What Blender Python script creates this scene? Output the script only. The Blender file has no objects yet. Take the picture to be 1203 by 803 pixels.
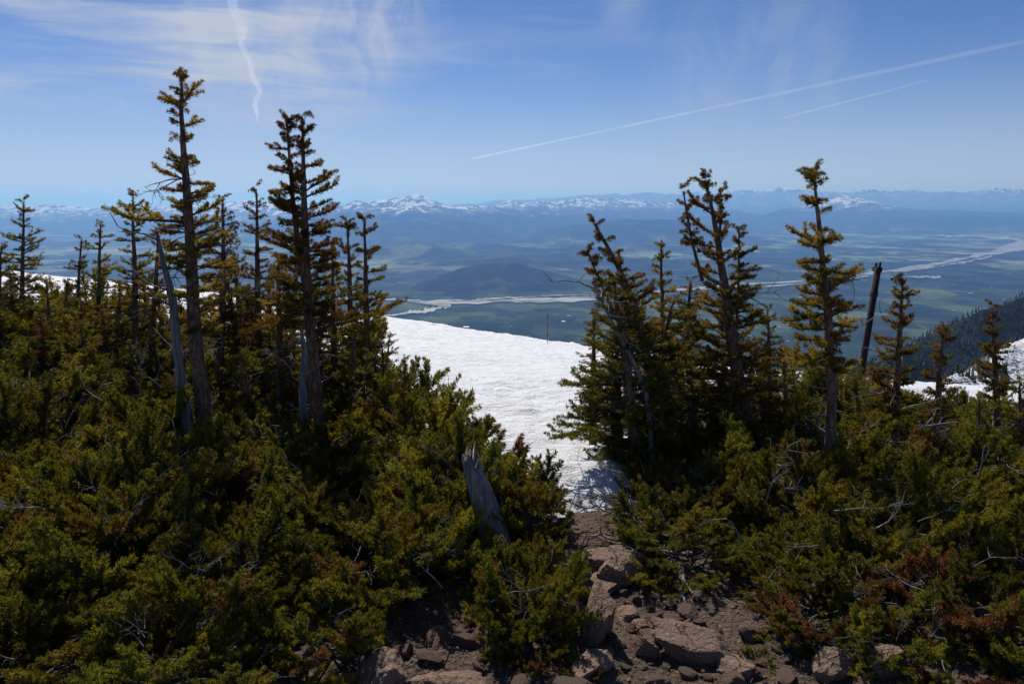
import bpy, bmesh, math
import numpy as np
from mathutils import Vector

R = math.radians
rng = np.random.default_rng(7)
scene = bpy.context.scene
COL = scene.collection

# ------------------------------------------------------------------ camera
EYE = 1.6
F, CX, CY, YH = 900.0, 601.5, 401.5, 238.0          # photo: focal length and centre in pixels, eye-level row
PITCH = math.atan((CY - YH) / F)
cam_data = bpy.data.cameras.new('camera')
cam = bpy.data.objects.new('camera', cam_data)
COL.objects.link(cam)
cam.location = (0, 0, EYE)
cam.rotation_euler = (math.pi / 2 - PITCH, 0, 0)
cam_data.sensor_width = 36.0
cam_data.lens = 36.0 * F / 1203.0
cam_data.clip_start = 0.05
cam_data.clip_end = 600000.0
scene.camera = cam

# ------------------------------------------------------------------ sun, sky, exposure
SUN_AZ, SUN_EL = R(-20), R(47)                      # azimuth from +Y towards +X
sun_vec = Vector((math.sin(SUN_AZ) * math.cos(SUN_EL), math.cos(SUN_AZ) * math.cos(SUN_EL), math.sin(SUN_EL)))
sd = bpy.data.lights.new('sun', 'SUN')
sd.energy = 4.9
sd.angle = R(0.53)
sd.color = (1.0, 0.955, 0.88)
so = bpy.data.objects.new('sun', sd)
so.rotation_euler = sun_vec.to_track_quat('Z', 'Y').to_euler()
so.location = (0, 0, 50)
COL.objects.link(so)

world = bpy.data.worlds.new('World')
scene.world = world
world.use_nodes = True


class NT:
    """small helper to wire shader nodes"""
    def __init__(s, tree):
        s.t = tree
        s.t.nodes.clear()

    def n(s, kind, **kw):
        nd = s.t.nodes.new(kind)
        for k, v in kw.items():
            if k.startswith('_'):
                setattr(nd, k[1:], v)
        for k, v in kw.items():
            if not k.startswith('_'):
                key = int(k[1:]) if (k[0] == 'i' and k[1:].isdigit()) else k.replace('__', ' ')
                s.set(nd.inputs[key], v)
        return nd

    def set(s, sock, v):
        if isinstance(v, bpy.types.NodeSocket):
            s.t.links.new(v, sock)
        elif isinstance(v, bpy.types.Node):
            s.t.links.new(v.outputs[0], sock)
        else:
            sock.default_value = v

    def math(s, op, a, b=None, c=None, clamp=False):
        nd = s.t.nodes.new('ShaderNodeMath')
        nd.operation = op
        nd.use_clamp = clamp
        for i, v in enumerate((a, b, c)):
            if v is not None:
                s.set(nd.inputs[i], v)
        return nd.outputs[0]

    def vmath(s, op, a, b=None, out=0):
        nd = s.t.nodes.new('ShaderNodeVectorMath')
        nd.operation = op
        s.set(nd.inputs[0], a)
        if b is not None:
            s.set(nd.inputs[1], b)
        return nd.outputs[out]

    def ramp(s, fac, stops, interp='LINEAR'):
        nd = s.t.nodes.new('ShaderNodeValToRGB')
        cr = nd.color_ramp
        cr.interpolation = interp
        while len(cr.elements) < len(stops):
            cr.elements.new(0.5)
        for e, (p, c) in zip(cr.elements, stops):
            e.position = p
            e.color = c if len(c) == 4 else (*c, 1)
        s.set(nd.inputs[0], fac)
        return nd.outputs[0]

    def mix(s, fac, a, b, mode='MIX'):
        nd = s.t.nodes.new('ShaderNodeMix')
        nd.data_type = 'RGBA'
        nd.blend_type = mode
        nd.clamp_factor = True
        s.set(nd.inputs[0], fac)
        for sock, v in ((nd.inputs[6], a), (nd.inputs[7], b)):
            if isinstance(v, tuple) and len(v) == 3:
                v = (*v, 1)
            s.set(sock, v)
        return nd.outputs[2]

    def smooth(s, v, a, b):
        nd = s.t.nodes.new('ShaderNodeMapRange')
        nd.interpolation_type = 'SMOOTHSTEP'
        s.set(nd.inputs[0], v)
        nd.inputs[1].default_value = a
        nd.inputs[2].default_value = b
        return nd.outputs[0]

    def noise(s, vec, scale, detail=4.0, rough=0.55, dist=0.0, out=0):
        nd = s.t.nodes.new('ShaderNodeTexNoise')
        if vec is not None:
            s.set(nd.inputs['Vector'], vec)
        nd.inputs['Scale'].default_value = scale
        nd.inputs['Detail'].default_value = detail
        nd.inputs['Roughness'].default_value = rough
        nd.inputs['Distortion'].default_value = dist
        return nd.outputs[out]


cp, sp = math.cos(PITCH), math.sin(PITCH)


def ray(px, py):
    dx, dy = (px - CX) / F, (CY - py) / F
    return np.array([dx, cp + sp * dy, -sp + cp * dy])


def at(px, py, depth):
    """point on the ray of a photo pixel at world depth y"""
    d = ray(px, py)
    t = depth / d[1]
    return np.array([d[0] * t, depth, EYE + d[2] * t])


def at_z(px, py, z):
    d = ray(px, py)
    t = (z - EYE) / d[2]
    return np.array([d[0] * t, d[1] * t, z])


def build_world():
    w = NT(world.node_tree)
    sky = w.n('ShaderNodeTexSky', _sky_type='NISHITA', _sun_disc=False, _sun_elevation=SUN_EL,
              _sun_rotation=SUN_AZ, _altitude=2500.0, _air_density=1.0, _dust_density=0.9, _ozone_density=1.5)
    tc = w.n('ShaderNodeTexCoord')
    d = tc.outputs['Generated']
    sep = w.n('ShaderNodeSeparateXYZ', i0=d)
    x, y, z = sep.outputs
    zc = w.math('MAXIMUM', z, 0.015)
    # thin cirrus on a flat sheet high above: direction divided by its height
    u = w.math('DIVIDE', x, w.math('ADD', zc, 0.12))
    v = w.math('DIVIDE', y, w.math('ADD', zc, 0.12))
    uv = w.n('ShaderNodeCombineXYZ', X=u, Y=v, Z=0.0)
    warp = w.noise(uv, 0.9, 3.0, 0.5, 0.0, 1)
    uvw = w.vmath('ADD', uv, w.vmath('SCALE', w.vmath('SUBTRACT', warp, (0.5, 0.5, 0.5)), None))
    uvw.node.inputs[1].default_value = (0, 0, 0)
    w.set(uvw.node.inputs[1], w.vmath('MULTIPLY', w.vmath('SUBTRACT', warp, (0.5, 0.5, 0.5)), (0.9, 0.9, 0)))
    m1 = w.n('ShaderNodeMapping', Vector=uvw, Rotation=(0, 0, R(8)), Scale=(0.42, 1.9, 1), Location=(3.1, 0.4, 0))
    streak = w.smooth(w.noise(m1, 1.5, 7.0, 0.62, 0.35), 0.50, 0.82)
    m2 = w.n('ShaderNodeMapping', Vector=uvw, Rotation=(0, 0, R(-58)), Scale=(0.35, 2.4, 1), Location=(1.3, 5.4, 0))
    streak2 = w.smooth(w.noise(m2, 1.3, 8.0, 0.66, 0.5), 0.52, 0.86)
    patch = w.smooth(w.noise(uv, 0.55, 2.0, 0.5), 0.42, 0.66)

    def near(px, py, r0, r1):
        c = ray(px, py)
        c = c / np.linalg.norm(c)
        dist = w.vmath('DISTANCE', d, tuple(c), 1)
        return w.smooth(dist, r1, r0)

    # the veil over the upper left, its wisp, and the fainter wisps further along
    veil = w.math('MULTIPLY', near(325, 60, 0.06, 0.18), 1.15)
    left = w.math('MULTIPLY', near(110, 70, 0.10, 0.46), 1.9)
    wisp = w.math('MULTIPLY', near(450, 22, 0.02, 0.10), 1.6)
    w2 = w.math('MULTIPLY', near(738, 18, 0.005, 0.05), 0.8)
    w3 = w.math('MULTIPLY', near(890, 90, 0.02, 0.17), 0.85)
    w4 = w.math('MULTIPLY', near(930, 150, 0.003, 0.032), 0.4)
    mv = w.n('ShaderNodeMapping', Vector=w.vmath('ADD', d, w.vmath('MULTIPLY', w.vmath('SUBTRACT', warp, (0.5, 0.5, 0.5)), (0.10, 0.0, 0.05))), Scale=(11, 2, 3.2), Rotation=(0, R(-14), 0))
    fine = w.noise(mv, 1.6, 9.0, 0.62, 0.5)
    mh = w.n('ShaderNodeMapping', Vector=w.vmath('ADD', d, w.vmath('MULTIPLY', w.vmath('SUBTRACT', warp, (0.5, 0.5, 0.5)), (0.0, 0.0, 0.07))), Scale=(2.2, 1, 17), Rotation=(0, R(5), 0))
    hor = w.smooth(w.noise(mh, 1.5, 9.0, 0.62, 0.35), 0.42, 0.76)
    s_all = w.math('MAXIMUM', streak, w.math('MULTIPLY', streak2, 0.8))
    base = w.math('MULTIPLY', w.math('MULTIPLY', w.math('MAXIMUM', hor, w.math('MULTIPLY', s_all, 0.5)), patch), 0.34)
    fine_s = w.smooth(fine, 0.3, 0.78)
    a = w.math('MULTIPLY', w.math('ADD', w.math('MULTIPLY', fine_s, 0.40), w.math('ADD', w.math('MULTIPLY', hor, 0.14), 0.05)), veil)
    b = w.math('MULTIPLY', left, w.math('ADD', w.math('MULTIPLY', hor, 0.46), 0.02))
    c = w.math('MULTIPLY', w.math('ADD', w.math('ADD', wisp, w2), w.math('ADD', w3, w4)),
               w.math('MULTIPLY', fine_s, 0.42))
    tot = w.math('ADD', w.math('ADD', base, a), w.math('ADD', b, c), clamp=True)
    tot = w.math('MULTIPLY', tot, w.smooth(z, 0.03, 0.12))
    pale = w.math('MULTIPLY', w.math('POWER', w.smooth(z, 0.26, -0.03), 2.0), 0.8)
    blue = w.mix(1.0, sky.outputs[0], (0.52, 0.68, 0.985), 'MULTIPLY')
    col = w.mix(tot, w.mix(pale, blue, (7.0, 7.9, 9.3)), (6.4, 7.0, 8.3))
    bg = w.n('ShaderNodeBackground', Color=col, Strength=0.077)
    w.n('ShaderNodeOutputWorld', Surface=bg)


build_world()
scene.view_settings.view_transform = 'Standard'
scene.view_settings.look = 'None'
scene.view_settings.exposure = 0.0
scene.view_settings.gamma = 1.0
scene.view_settings.use_curve_mapping = False
scene.cycles.use_denoising = True
scene.cycles.max_bounces = 6
scene.cycles.diffuse_bounces = 1
scene.cycles.transmission_bounces = 2
scene.cycles.transparent_max_bounces = 8
scene.cycles.volume_bounces = 2
scene.cycles.use_adaptive_sampling = False

# ------------------------------------------------------------------ helpers


def tag(o, label=None, cat=None, group=None, kind=None):
    if label:
        o['label'] = label
    if cat:
        o['category'] = cat
    if group:
        o['group'] = group
    if kind:
        o['kind'] = kind
    return o


def np_mesh(name, verts, faces, mat=None, cols=None, smooth=False):
    """faces: (n,3) or (n,4) int array"""
    me = bpy.data.meshes.new(name)
    verts = np.ascontiguousarray(verts, dtype=np.float32)
    faces = np.ascontiguousarray(faces, dtype=np.int32)
    n, k = faces.shape
    me.vertices.add(len(verts))
    me.vertices.foreach_set('co', verts.ravel())
    me.loops.add(n * k)
    me.loops.foreach_set('vertex_index', faces.ravel())
    me.polygons.add(n)
    me.polygons.foreach_set('loop_start', np.arange(0, n * k, k, dtype=np.int32))
    me.polygons.foreach_set('loop_total', np.full(n, k, dtype=np.int32))
    if smooth:
        me.polygons.foreach_set('use_smooth', np.ones(n, dtype=bool))
    me.update(calc_edges=True)
    if cols is not None:
        at_ = me.color_attributes.new('Col', 'FLOAT_COLOR', 'POINT')
        c4 = np.ones((len(verts), 4), dtype=np.float32)
        c4[:, :3] = cols
        at_.data.foreach_set('color', c4.ravel())
    if mat:
        me.materials.append(mat)
    return me


def link(name, me, parent=None, loc=(0, 0, 0)):
    o = bpy.data.objects.new(name, me)
    COL.objects.link(o)
    o.location = loc
    if parent:
        o.parent = parent
    return o


def hash2(ix, iy, seed):
    h = (ix.astype(np.int64) * 374761393 + iy.astype(np.int64) * 668265263 + seed * 1442695041) & 0xFFFFFFFF
    h = ((h ^ (h >> 13)) * 1274126177) & 0xFFFFFFFF
    return ((h ^ (h >> 16)) & 0xFFFFFF) / float(0xFFFFFF)


def vnoise(x, y, seed=0):
    x = np.asarray(x, float)
    y = np.asarray(y, float)
    ix, iy = np.floor(x), np.floor(y)
    fx, fy = x - ix, y - iy
    fx = fx * fx * fx * (fx * (fx * 6 - 15) + 10)
    fy = fy * fy * fy * (fy * (fy * 6 - 15) + 10)
    a, b = hash2(ix, iy, seed), hash2(ix + 1, iy, seed)
    c, d = hash2(ix, iy + 1, seed), hash2(ix + 1, iy + 1, seed)
    return (a + (b - a) * fx + (c - a) * fy + (a - b - c + d) * fx * fy) * 2 - 1


def fbm(x, y, octv=5, seed=0, gain=0.5):
    s, a, t = 0.0, 1.0, 0.0
    for i in range(octv):
        ca, sa = math.cos(i * 1.1), math.sin(i * 1.1)
        k = 2.03 ** i
        s = s + a * vnoise((x * ca - y * sa) * k + i * 7.3, (x * sa + y * ca) * k - i * 3.1, seed + i)
        t += a
        a *= gain
    return s / t


def ridged(x, y, octv=5, seed=0, gain=0.55):
    s, a, t = 0.0, 1.0, 0.0
    for i in range(octv):
        ca, sa = math.cos(i * 0.9), math.sin(i * 0.9)
        k = 2.07 ** i
        s = s + a * (1 - np.abs(vnoise((x * ca - y * sa) * k + i * 5.7, (x * sa + y * ca) * k + i * 2.9, seed + i)) * 1.6)
        t += a
        a *= gain
    return s / t


def sstep(a, b, x):
    t = np.clip((x - a) / (b - a), 0, 1)
    return t * t * (3 - 2 * t)


class Tubes:
    """collects round tapered tubes into one mesh"""
    def __init__(s):
        s.v, s.f, s.n = [], [], 0

    def add(s, pts, rad, sides=4, cap=True, wob=0.0):
        pts = np.asarray(pts, float)
        rad = np.asarray(rad, float)
        k = len(pts)
        tan = np.gradient(pts, axis=0)
        tan /= np.linalg.norm(tan, axis=1)[:, None] + 1e-9
        ref = np.array([0.31, 0.17, 0.93]) if abs(tan[0][2]) < 0.8 else np.array([0.93, 0.31, 0.17])
        a = np.cross(tan, ref)
        a /= np.linalg.norm(a, axis=1)[:, None] + 1e-9
        b = np.cross(tan, a)
        ph = np.arange(sides) * 2 * math.pi / sides
        rr = rad[:, None] * np.ones((k, sides))
        if wob:
            rr = rr * (1 + wob * fbm(ph[None, :] * 1.3 + 3, np.arange(k)[:, None] * 0.6, 3, int(s.n) % 97))
        ring = pts[:, None, :] + rr[..., None] * (np.cos(ph)[None, :, None] * a[:, None, :] + np.sin(ph)[None, :, None] * b[:, None, :])
        s.v.append(ring.reshape(-1, 3))
        i0 = s.n
        i, j = np.meshgrid(np.arange(k - 1), np.arange(sides), indexing='ij')
        j2 = (j + 1) % sides
        q = np.stack([i * sides + j, i * sides + j2, (i + 1) * sides + j2, (i + 1) * sides + j], -1).reshape(-1, 4) + i0
        s.f.append(q)
        s.n += k * sides
        if cap:
            s.v.append(pts[[-1]])
            top = i0 + (k - 1) * sides
            c = np.arange(sides)
            s.f.append(np.stack([top + c, top + (c + 1) % sides, np.full(sides, s.n), np.full(sides, s.n)], -1))
            s.n += 1

    def mesh(s, name, mat, smooth=True):
        v = np.concatenate(s.v)
        f = np.concatenate(s.f)
        tri = f[:, 2] == f[:, 3]
        me = bpy.data.meshes.new(name)
        faces = [tuple(int(x) for x in r[:3]) if t else tuple(int(x) for x in r) for r, t in zip(f, tri)]
        me.from_pydata(v.tolist(), [], faces)
        if smooth:
            me.polygons.foreach_set('use_smooth', np.ones(len(me.polygons), dtype=bool))
        me.materials.append(mat)
        me.update()
        return me


class Needles:
    """collects shoots, then grows needles round all of them at once"""
    def __init__(s):
        s.p, s.d, s.c, s.par = [], [], [], []

    def shoot(s, p0, p1, col, nl=0.022, dens=800):
        s.p.append(p0)
        s.d.append(np.asarray(p1) - np.asarray(p0))
        s.c.append(col)
        s.par.append((nl, dens))

    def mesh(s, name, mat, rg, width=0.0038):
        p = np.array(s.p)
        d = np.array(s.d)
        c = np.array(s.c)
        par = np.array(s.par)
        L = np.linalg.norm(d, axis=1)
        ax = d / (L[:, None] + 1e-9)
        cnt = np.maximum(4, (L * par[:, 1] + rg.random(len(L))).astype(int)) + 9
        idx = np.repeat(np.arange(len(L)), cnt)
        N = len(idx)
        first = np.concatenate([[0], np.cumsum(cnt)[:-1]])
        order = np.arange(N) - first[idx]
        tip = order >= (cnt[idx] - 9)
        t = np.where(tip, 0.97, rg.random(N))
        A = ax[idx]
        rv = rg.normal(size=(N, 3))
        rv[:, 2] += 0.65
        rad = rv - (rv * A).sum(1)[:, None] * A
        rad /= np.linalg.norm(rad, axis=1)[:, None] + 1e-9
        fw = np.where(tip, 1.1, 0.28 + 0.4 * rg.random(N))
        nd = A * fw[:, None] + rad * 0.85
        nd[:, 2] += 0.12
        nd /= np.linalg.norm(nd, axis=1)[:, None]
        ln = par[idx, 0] * (0.72 + 0.36 * rg.random(N)) * (1 - 0.3 * t ** 4)
        base = p[idx] + d[idx] * t[:, None]
        side = np.cross(nd, rg.normal(size=(N, 3)))
        side /= np.linalg.norm(side, axis=1)[:, None] + 1e-9
        w = width * (0.8 + 0.4 * rg.random(N))
        mid = base + nd * (ln * 0.45)[:, None]
        tipv = base + nd * ln[:, None]
        v = np.stack([base + nd * (ln * 0.02)[:, None], mid + side * w[:, None] * 0.9 - nd * 0.002, tipv], 1)
        # one slim triangle per needle, its widest corner towards the middle
        v[:, 0] -= side * w[:, None] * 0.5
        cc = c[idx] * (0.78 + 0.44 * rg.random(N))[:, None]
        cols = np.repeat(cc, 3, 0)
        f = np.arange(N * 3).reshape(-1, 3)
        return np_mesh(name, v.reshape(-1, 3), f, mat, cols)


# ------------------------------------------------------------------ materials
def new_mat(name):
    m = bpy.data.materials.new(name)
    m.use_nodes = True
    return m, NT(m.node_tree)


def bump(w, h, strength=0.5, dist=0.01, normal=None):
    b = w.n('ShaderNodeBump', Strength=strength, Distance=dist, Height=h)
    if normal is not None:
        w.set(b.inputs['Normal'], normal)
    return b.outputs[0]


def mat_needles(name, gain=1.0, trans=0.45):
    m, w = new_mat(name)
    at_ = w.n('ShaderNodeAttribute', _attribute_name='Col')
    oi = w.n('ShaderNodeObjectInfo')
    val = w.math('MULTIPLY_ADD', oi.outputs['Random'], 0.6, 0.68)
    hsv = w.n('ShaderNodeHueSaturation', Saturation=1.0, Value=w.math('MULTIPLY', val, gain), Color=at_.outputs['Color'])
    w.set(hsv.inputs['Hue'], w.math('MULTIPLY_ADD', oi.outputs['Random'], 0.03, 0.474))
    pb = w.n('ShaderNodeBsdfPrincipled', Base__Color=hsv.outputs[0], Roughness=0.6)
    pb.inputs['Specular IOR Level'].default_value = 0.2
    tr = w.n('ShaderNodeBsdfTranslucent', Color=w.mix(0.5, hsv.outputs[0], w.mix(1.0, hsv.outputs[0], (1.5, 1.3, 0.35), 'MULTIPLY')))
    mx = w.n('ShaderNodeMixShader', Fac=trans, i1=pb.outputs[0], i2=tr.outputs[0])
    w.n('ShaderNodeOutputMaterial', Surface=mx)
    return m


def mat_bark(name, c1, c2, c3, scale=1.0):
    m, w = new_mat(name)
    tc = w.n('ShaderNodeTexCoord')
    mp = w.n('ShaderNodeMapping', Vector=tc.outputs['Object'], Scale=(1, 1, 0.35))
    n1 = w.noise(mp, 22 * scale, 6, 0.65, 0.3)
    n2 = w.noise(tc.outputs['Object'], 7 * scale, 3, 0.5)
    v = w.n('ShaderNodeTexVoronoi', Vector=mp, Scale=55 * scale)
    col = w.ramp(n1, [(0.28, c1), (0.52, c2), (0.78, c3)])
    col = w.mix(w.smooth(n2, 0.55, 0.75), col, tuple(min(1, x * 1.35 + 0.02) for x in c3))
    vc = w.n('ShaderNodeTexVoronoi', _feature='DISTANCE_TO_EDGE', Vector=w.vmath('ADD', mp.outputs[0], w.vmath('MULTIPLY', w.noise(mp, 14, 3, 0.6, 0, 1), (0.03, 0.03, 0.03))), Scale=30 * scale)
    gap = w.smooth(vc.outputs[0], 0.09, 0.0)
    col = w.mix(w.math('MULTIPLY', gap, 0.3), col, tuple(x * 0.35 for x in c1))
    lich = w.smooth(w.noise(tc.outputs['Object'], 17 * scale, 5, 0.7, 0.5), 0.62, 0.67)
    col = w.mix(w.math('MULTIPLY', lich, 0.5), col, (0.2, 0.2, 0.17))
    h = w.math('SUBTRACT', w.math('ADD', n1, w.math('MULTIPLY', v.outputs[0], 0.35)), w.math('MULTIPLY', gap, 0.5))
    pb = w.n('ShaderNodeBsdfPrincipled', Base__Color=col, Roughness=0.85, Normal=bump(w, h, 1.0, 0.03))
    w.n('ShaderNodeOutputMaterial', Surface=pb)
    return m


def mat_grey_wood(name):
    m, w = new_mat(name)
    tc = w.n('ShaderNodeTexCoord')
    mp = w.n('ShaderNodeMapping', Vector=tc.outputs['Object'], Scale=(1, 1, 0.07))
    n1 = w.noise(mp, 60, 6, 0.6, 0.6)
    n2 = w.noise(tc.outputs['Object'], 9, 4, 0.6)
    col = w.ramp(n1, [(0.3, (0.05, 0.045, 0.042)), (0.5, (0.2, 0.19, 0.18)), (0.72, (0.36, 0.34, 0.32))])
    col = w.mix(w.smooth(n2, 0.5, 0.8), col, (0.16, 0.12, 0.085))
    pb = w.n('ShaderNodeBsdfPrincipled', Base__Color=col, Roughness=0.8, Normal=bump(w, n1, 1.0, 0.02))
    w.n('ShaderNodeOutputMaterial', Surface=pb)
    return m


def mat_rock(name):
    m, w = new_mat(name)
    tc = w.n('ShaderNodeTexCoord')
    oi = w.n('ShaderNodeObjectInfo')
    pv = w.vmath('ADD', tc.outputs['Object'], w.n('ShaderNodeCombineXYZ', X=w.math('MULTIPLY', oi.outputs['Random'], 31.0), Y=4.0, Z=0.0).outputs[0])
    n1 = w.noise(pv, 5, 8, 0.65, 0.4)
    n2 = w.noise(pv, 26, 6, 0.65)
    n3 = w.noise(pv, 110, 3, 0.6)
    col = w.ramp(n1, [(0.3, (0.125, 0.070, 0.042)), (0.52, (0.23, 0.138, 0.088)), (0.75, (0.315, 0.205, 0.14))])
    col = w.mix(w.math('MULTIPLY', w.smooth(n2, 0.4, 0.7), 0.55), col, (0.33, 0.235, 0.165))
    col = w.mix(w.math('MULTIPLY', w.smooth(n3, 0.55, 0.72), 0.5), col, (0.09, 0.06, 0.05))
    lich = w.math('MULTIPLY', w.smooth(w.noise(pv, 14, 5, 0.7, 0.8), 0.62, 0.68), 0.8)
    col = w.mix(lich, col, (0.07, 0.06, 0.055))
    pale = w.math('MULTIPLY', w.smooth(w.noise(pv, 19, 5, 0.75, 0.6), 0.66, 0.7), 0.8)
    col = w.mix(pale, col, (0.42, 0.38, 0.33))
    col = w.mix(w.math('MULTIPLY', oi.outputs['Random'], 0.55), col, (0.115, 0.075, 0.052))
    crack = w.n('ShaderNodeTexVoronoi', _feature='DISTANCE_TO_EDGE', Vector=w.vmath('ADD', pv, w.vmath('MULTIPLY', w.noise(pv, 9, 3, 0.6, 0, 1), (0.12, 0.12, 0.12))), Scale=8.0)
    ck = w.smooth(crack.outputs[0], 0.035, 0.0)
    col = w.mix(w.math('MULTIPLY', ck, w.math('MULTIPLY', w.smooth(n1, 0.5, 0.62), 0.6)), col, (0.03, 0.02, 0.015))
    h = w.math('SUBTRACT', w.math('ADD', w.math('MULTIPLY', n2, 0.7), w.math('MULTIPLY', n3, 0.25)), w.math('MULTIPLY', ck, w.math('MULTIPLY', w.smooth(n1, 0.5, 0.62), 0.5)))
    pb = w.n('ShaderNodeBsdfPrincipled', Base__Color=col, Roughness=0.88, Normal=bump(w, h, 1.0, 0.035))
    w.n('ShaderNodeOutputMaterial', Surface=pb)
    return m


def mat_soil():
    m, w = new_mat('soil')
    tc = w.n('ShaderNodeTexCoord')
    p = tc.outputs['Object']
    n1 = w.noise(p, 2.2, 6, 0.6)
    n2 = w.noise(p, 28, 8, 0.7)
    v = w.n('ShaderNodeTexVoronoi', Vector=p, Scale=42)
    v2 = w.n('ShaderNodeTexVoronoi', Vector=p, Scale=110)
    col = w.ramp(n2, [(0.3, (0.04, 0.025, 0.015)), (0.5, (0.105, 0.064, 0.04)), (0.72, (0.22, 0.142, 0.095))])
    col = w.mix(w.smooth(n1, 0.45, 0.65), col, w.mix(0.5, col, (0.05, 0.034, 0.024)))
    col = w.mix(w.math('MULTIPLY', w.smooth(v.outputs[0], 0.25, 0.12), w.smooth(n1, 0.4, 0.6)), col, (0.22, 0.16, 0.125))
    col = w.mix(w.math('MULTIPLY', w.smooth(v2.outputs[0], 0.3, 0.1), 0.45), col, (0.2, 0.15, 0.11))
    h = w.math('ADD', n2, w.math('ADD', w.math('MULTIPLY', v.outputs[0], -0.5), w.math('MULTIPLY', v2.outputs[0], -0.3)))
    pb = w.n('ShaderNodeBsdfPrincipled', Base__Color=col, Roughness=0.95, Normal=bump(w, h, 1.0, 0.03))
    w.n('ShaderNodeOutputMaterial', Surface=pb)
    return m


def mat_snow():
    m, w = new_mat('snow')
    tc = w.n('ShaderNodeTexCoord')
    p = tc.outputs['Object']
    n1 = w.noise(p, 3.2, 5, 0.6, 0.3)
    mp = w.n('ShaderNodeMapping', Vector=p, Scale=(1.0, 1.6, 1), Rotation=(0, 0, R(20)))
    n2 = w.noise(mp, 11, 6, 0.65, 0.5)
    n3 = w.noise(p, 90, 4, 0.7)
    dirt = w.math('MULTIPLY', w.smooth(w.noise(w.n('ShaderNodeMapping', Vector=p, Scale=(1.6, 0.7, 1)), 2.0, 9, 0.75, 0.8), 0.52, 0.74), 0.34)
    specks = w.math('MULTIPLY', w.smooth(w.noise(p, 60, 2, 0.5), 0.66, 0.72), 0.6)
    edge = w.n('ShaderNodeAttribute', _attribute_name='Col')
    esep = w.n('ShaderNodeSeparateColor', i0=edge.outputs['Color'])
    grime = w.math('MULTIPLY', esep.outputs[0], w.smooth(w.noise(p, 7, 6, 0.7, 0.5), 0.36, 0.62))
    col = w.mix(dirt, (0.79, 0.80, 0.82), (0.5, 0.46, 0.42))
    col = w.mix(w.math('MULTIPLY', grime, 0.75), col, (0.22, 0.18, 0.14))
    col = w.mix(specks, col, (0.2, 0.17, 0.13))
    h = w.math('ADD', w.math('MULTIPLY', n1, 1.0), w.math('ADD', w.math('MULTIPLY', n2, 0.6), w.math('MULTIPLY', n3, 0.12)))
    pb = w.n('ShaderNodeBsdfPrincipled', Base__Color=col, Roughness=0.62, Normal=bump(w, h, 0.9, 0.09))
    pb.inputs['Specular IOR Level'].default_value = 0.25
    w.n('ShaderNodeOutputMaterial', Surface=pb)
    return m


def mat_plain(name, col, rough=0.6, metal=0.0, noise_amt=0.3, scale=30):
    m, w = new_mat(name)
    tc = w.n('ShaderNodeTexCoord')
    n = w.noise(tc.outputs['Object'], scale, 5, 0.6)
    c = w.mix(w.math('MULTIPLY', n, noise_amt), col, tuple(x * 0.45 for x in col))
    pb = w.n('ShaderNodeBsdfPrincipled', Base__Color=c, Roughness=rough, Metallic=metal, Normal=bump(w, n, 0.3, 0.004))
    w.n('ShaderNodeOutputMaterial', Surface=pb)
    return m


M_NEEDLE = mat_needles('fir_needles', 1.0, 0.33)
M_TREE_NEEDLE = mat_needles('tree_needles')
M_BARK = mat_bark('fir_bark', (0.085, 0.045, 0.027), (0.22, 0.125, 0.078), (0.31, 0.20, 0.135))
M_TWIG = mat_bark('twig_bark', (0.07, 0.055, 0.045), (0.14, 0.115, 0.095), (0.22, 0.19, 0.165), 2.0)
M_DEAD = mat_grey_wood('weathered_wood')
M_ROCK = mat_rock('brown_rock')
M_SOIL = mat_soil()
M_SNOW = mat_snow()

# ------------------------------------------------------------------ near ground and snow field
CREST_Y = 24.0
_cr = [at(px, py, CREST_Y) for px, py in ((-300, 312), (30, 328), (250, 352), (460, 381), (560, 396), (645, 408), (780, 428), (920, 450), (1075, 466), (1130, 520), (1400, 620))]
_cx = np.array([c[0] for c in _cr])
_cz = np.array([c[2] for c in _cr])


def ground_z(x, y, rough=True):
    x = np.asarray(x, float)
    y = np.asarray(y, float)
    zc = np.interp(x, _cx, _cz)
    s = np.clip((y - 3.6) / (CREST_Y - 3.6), 0, None)
    z = zc * np.where(s < 1, s ** 1.08, 1.0)
    over = np.clip(y - CREST_Y, 0, None)
    z = z - np.where(over < 12, over * (0.19 + over * 0.03), 12 * 0.55 + (over - 12) * 0.72)
    z = z + np.where((x < -0.6) & (y < 12), 0.05 * np.clip(-x - 0.6, 0, 5), 0)
    if rough:
        near = np.clip(1 - (np.hypot(x, y) - 5) / 8, 0, 1)
        z = z + near * (0.05 * fbm(x * 1.1, y * 1.1, 4, 3) + 0.02 * fbm(x * 6, y * 6, 4, 9))
    return z


def grid_mesh(xs, ys, zfun):
    X, Y = np.meshgrid(xs, ys)
    Z = zfun(X, Y)
    nx, ny = len(xs), len(ys)
    i, j = np.meshgrid(np.arange(ny - 1), np.arange(nx - 1), indexing='ij')
    f = np.stack([i * nx + j, i * nx + j + 1, (i + 1) * nx + j + 1, (i + 1) * nx + j], -1).reshape(-1, 4)
    return np.stack([X, Y, Z], -1).reshape(-1, 3), f


xs = np.unique(np.concatenate([np.linspace(-22, -4, 60), np.linspace(-4, 4, 220), np.linspace(4, 22, 60)]))
ys = np.unique(np.concatenate([np.linspace(-6, 1.5, 30), np.linspace(1.5, 6, 160), np.linspace(6, 34, 90)]))
v, f = grid_mesh(xs, ys, ground_z)
tag(link('ground', np_mesh('ground', v, f, M_SOIL, smooth=True)), 'brown stony soil under the thickets and the path', 'ground', kind='structure')

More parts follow.
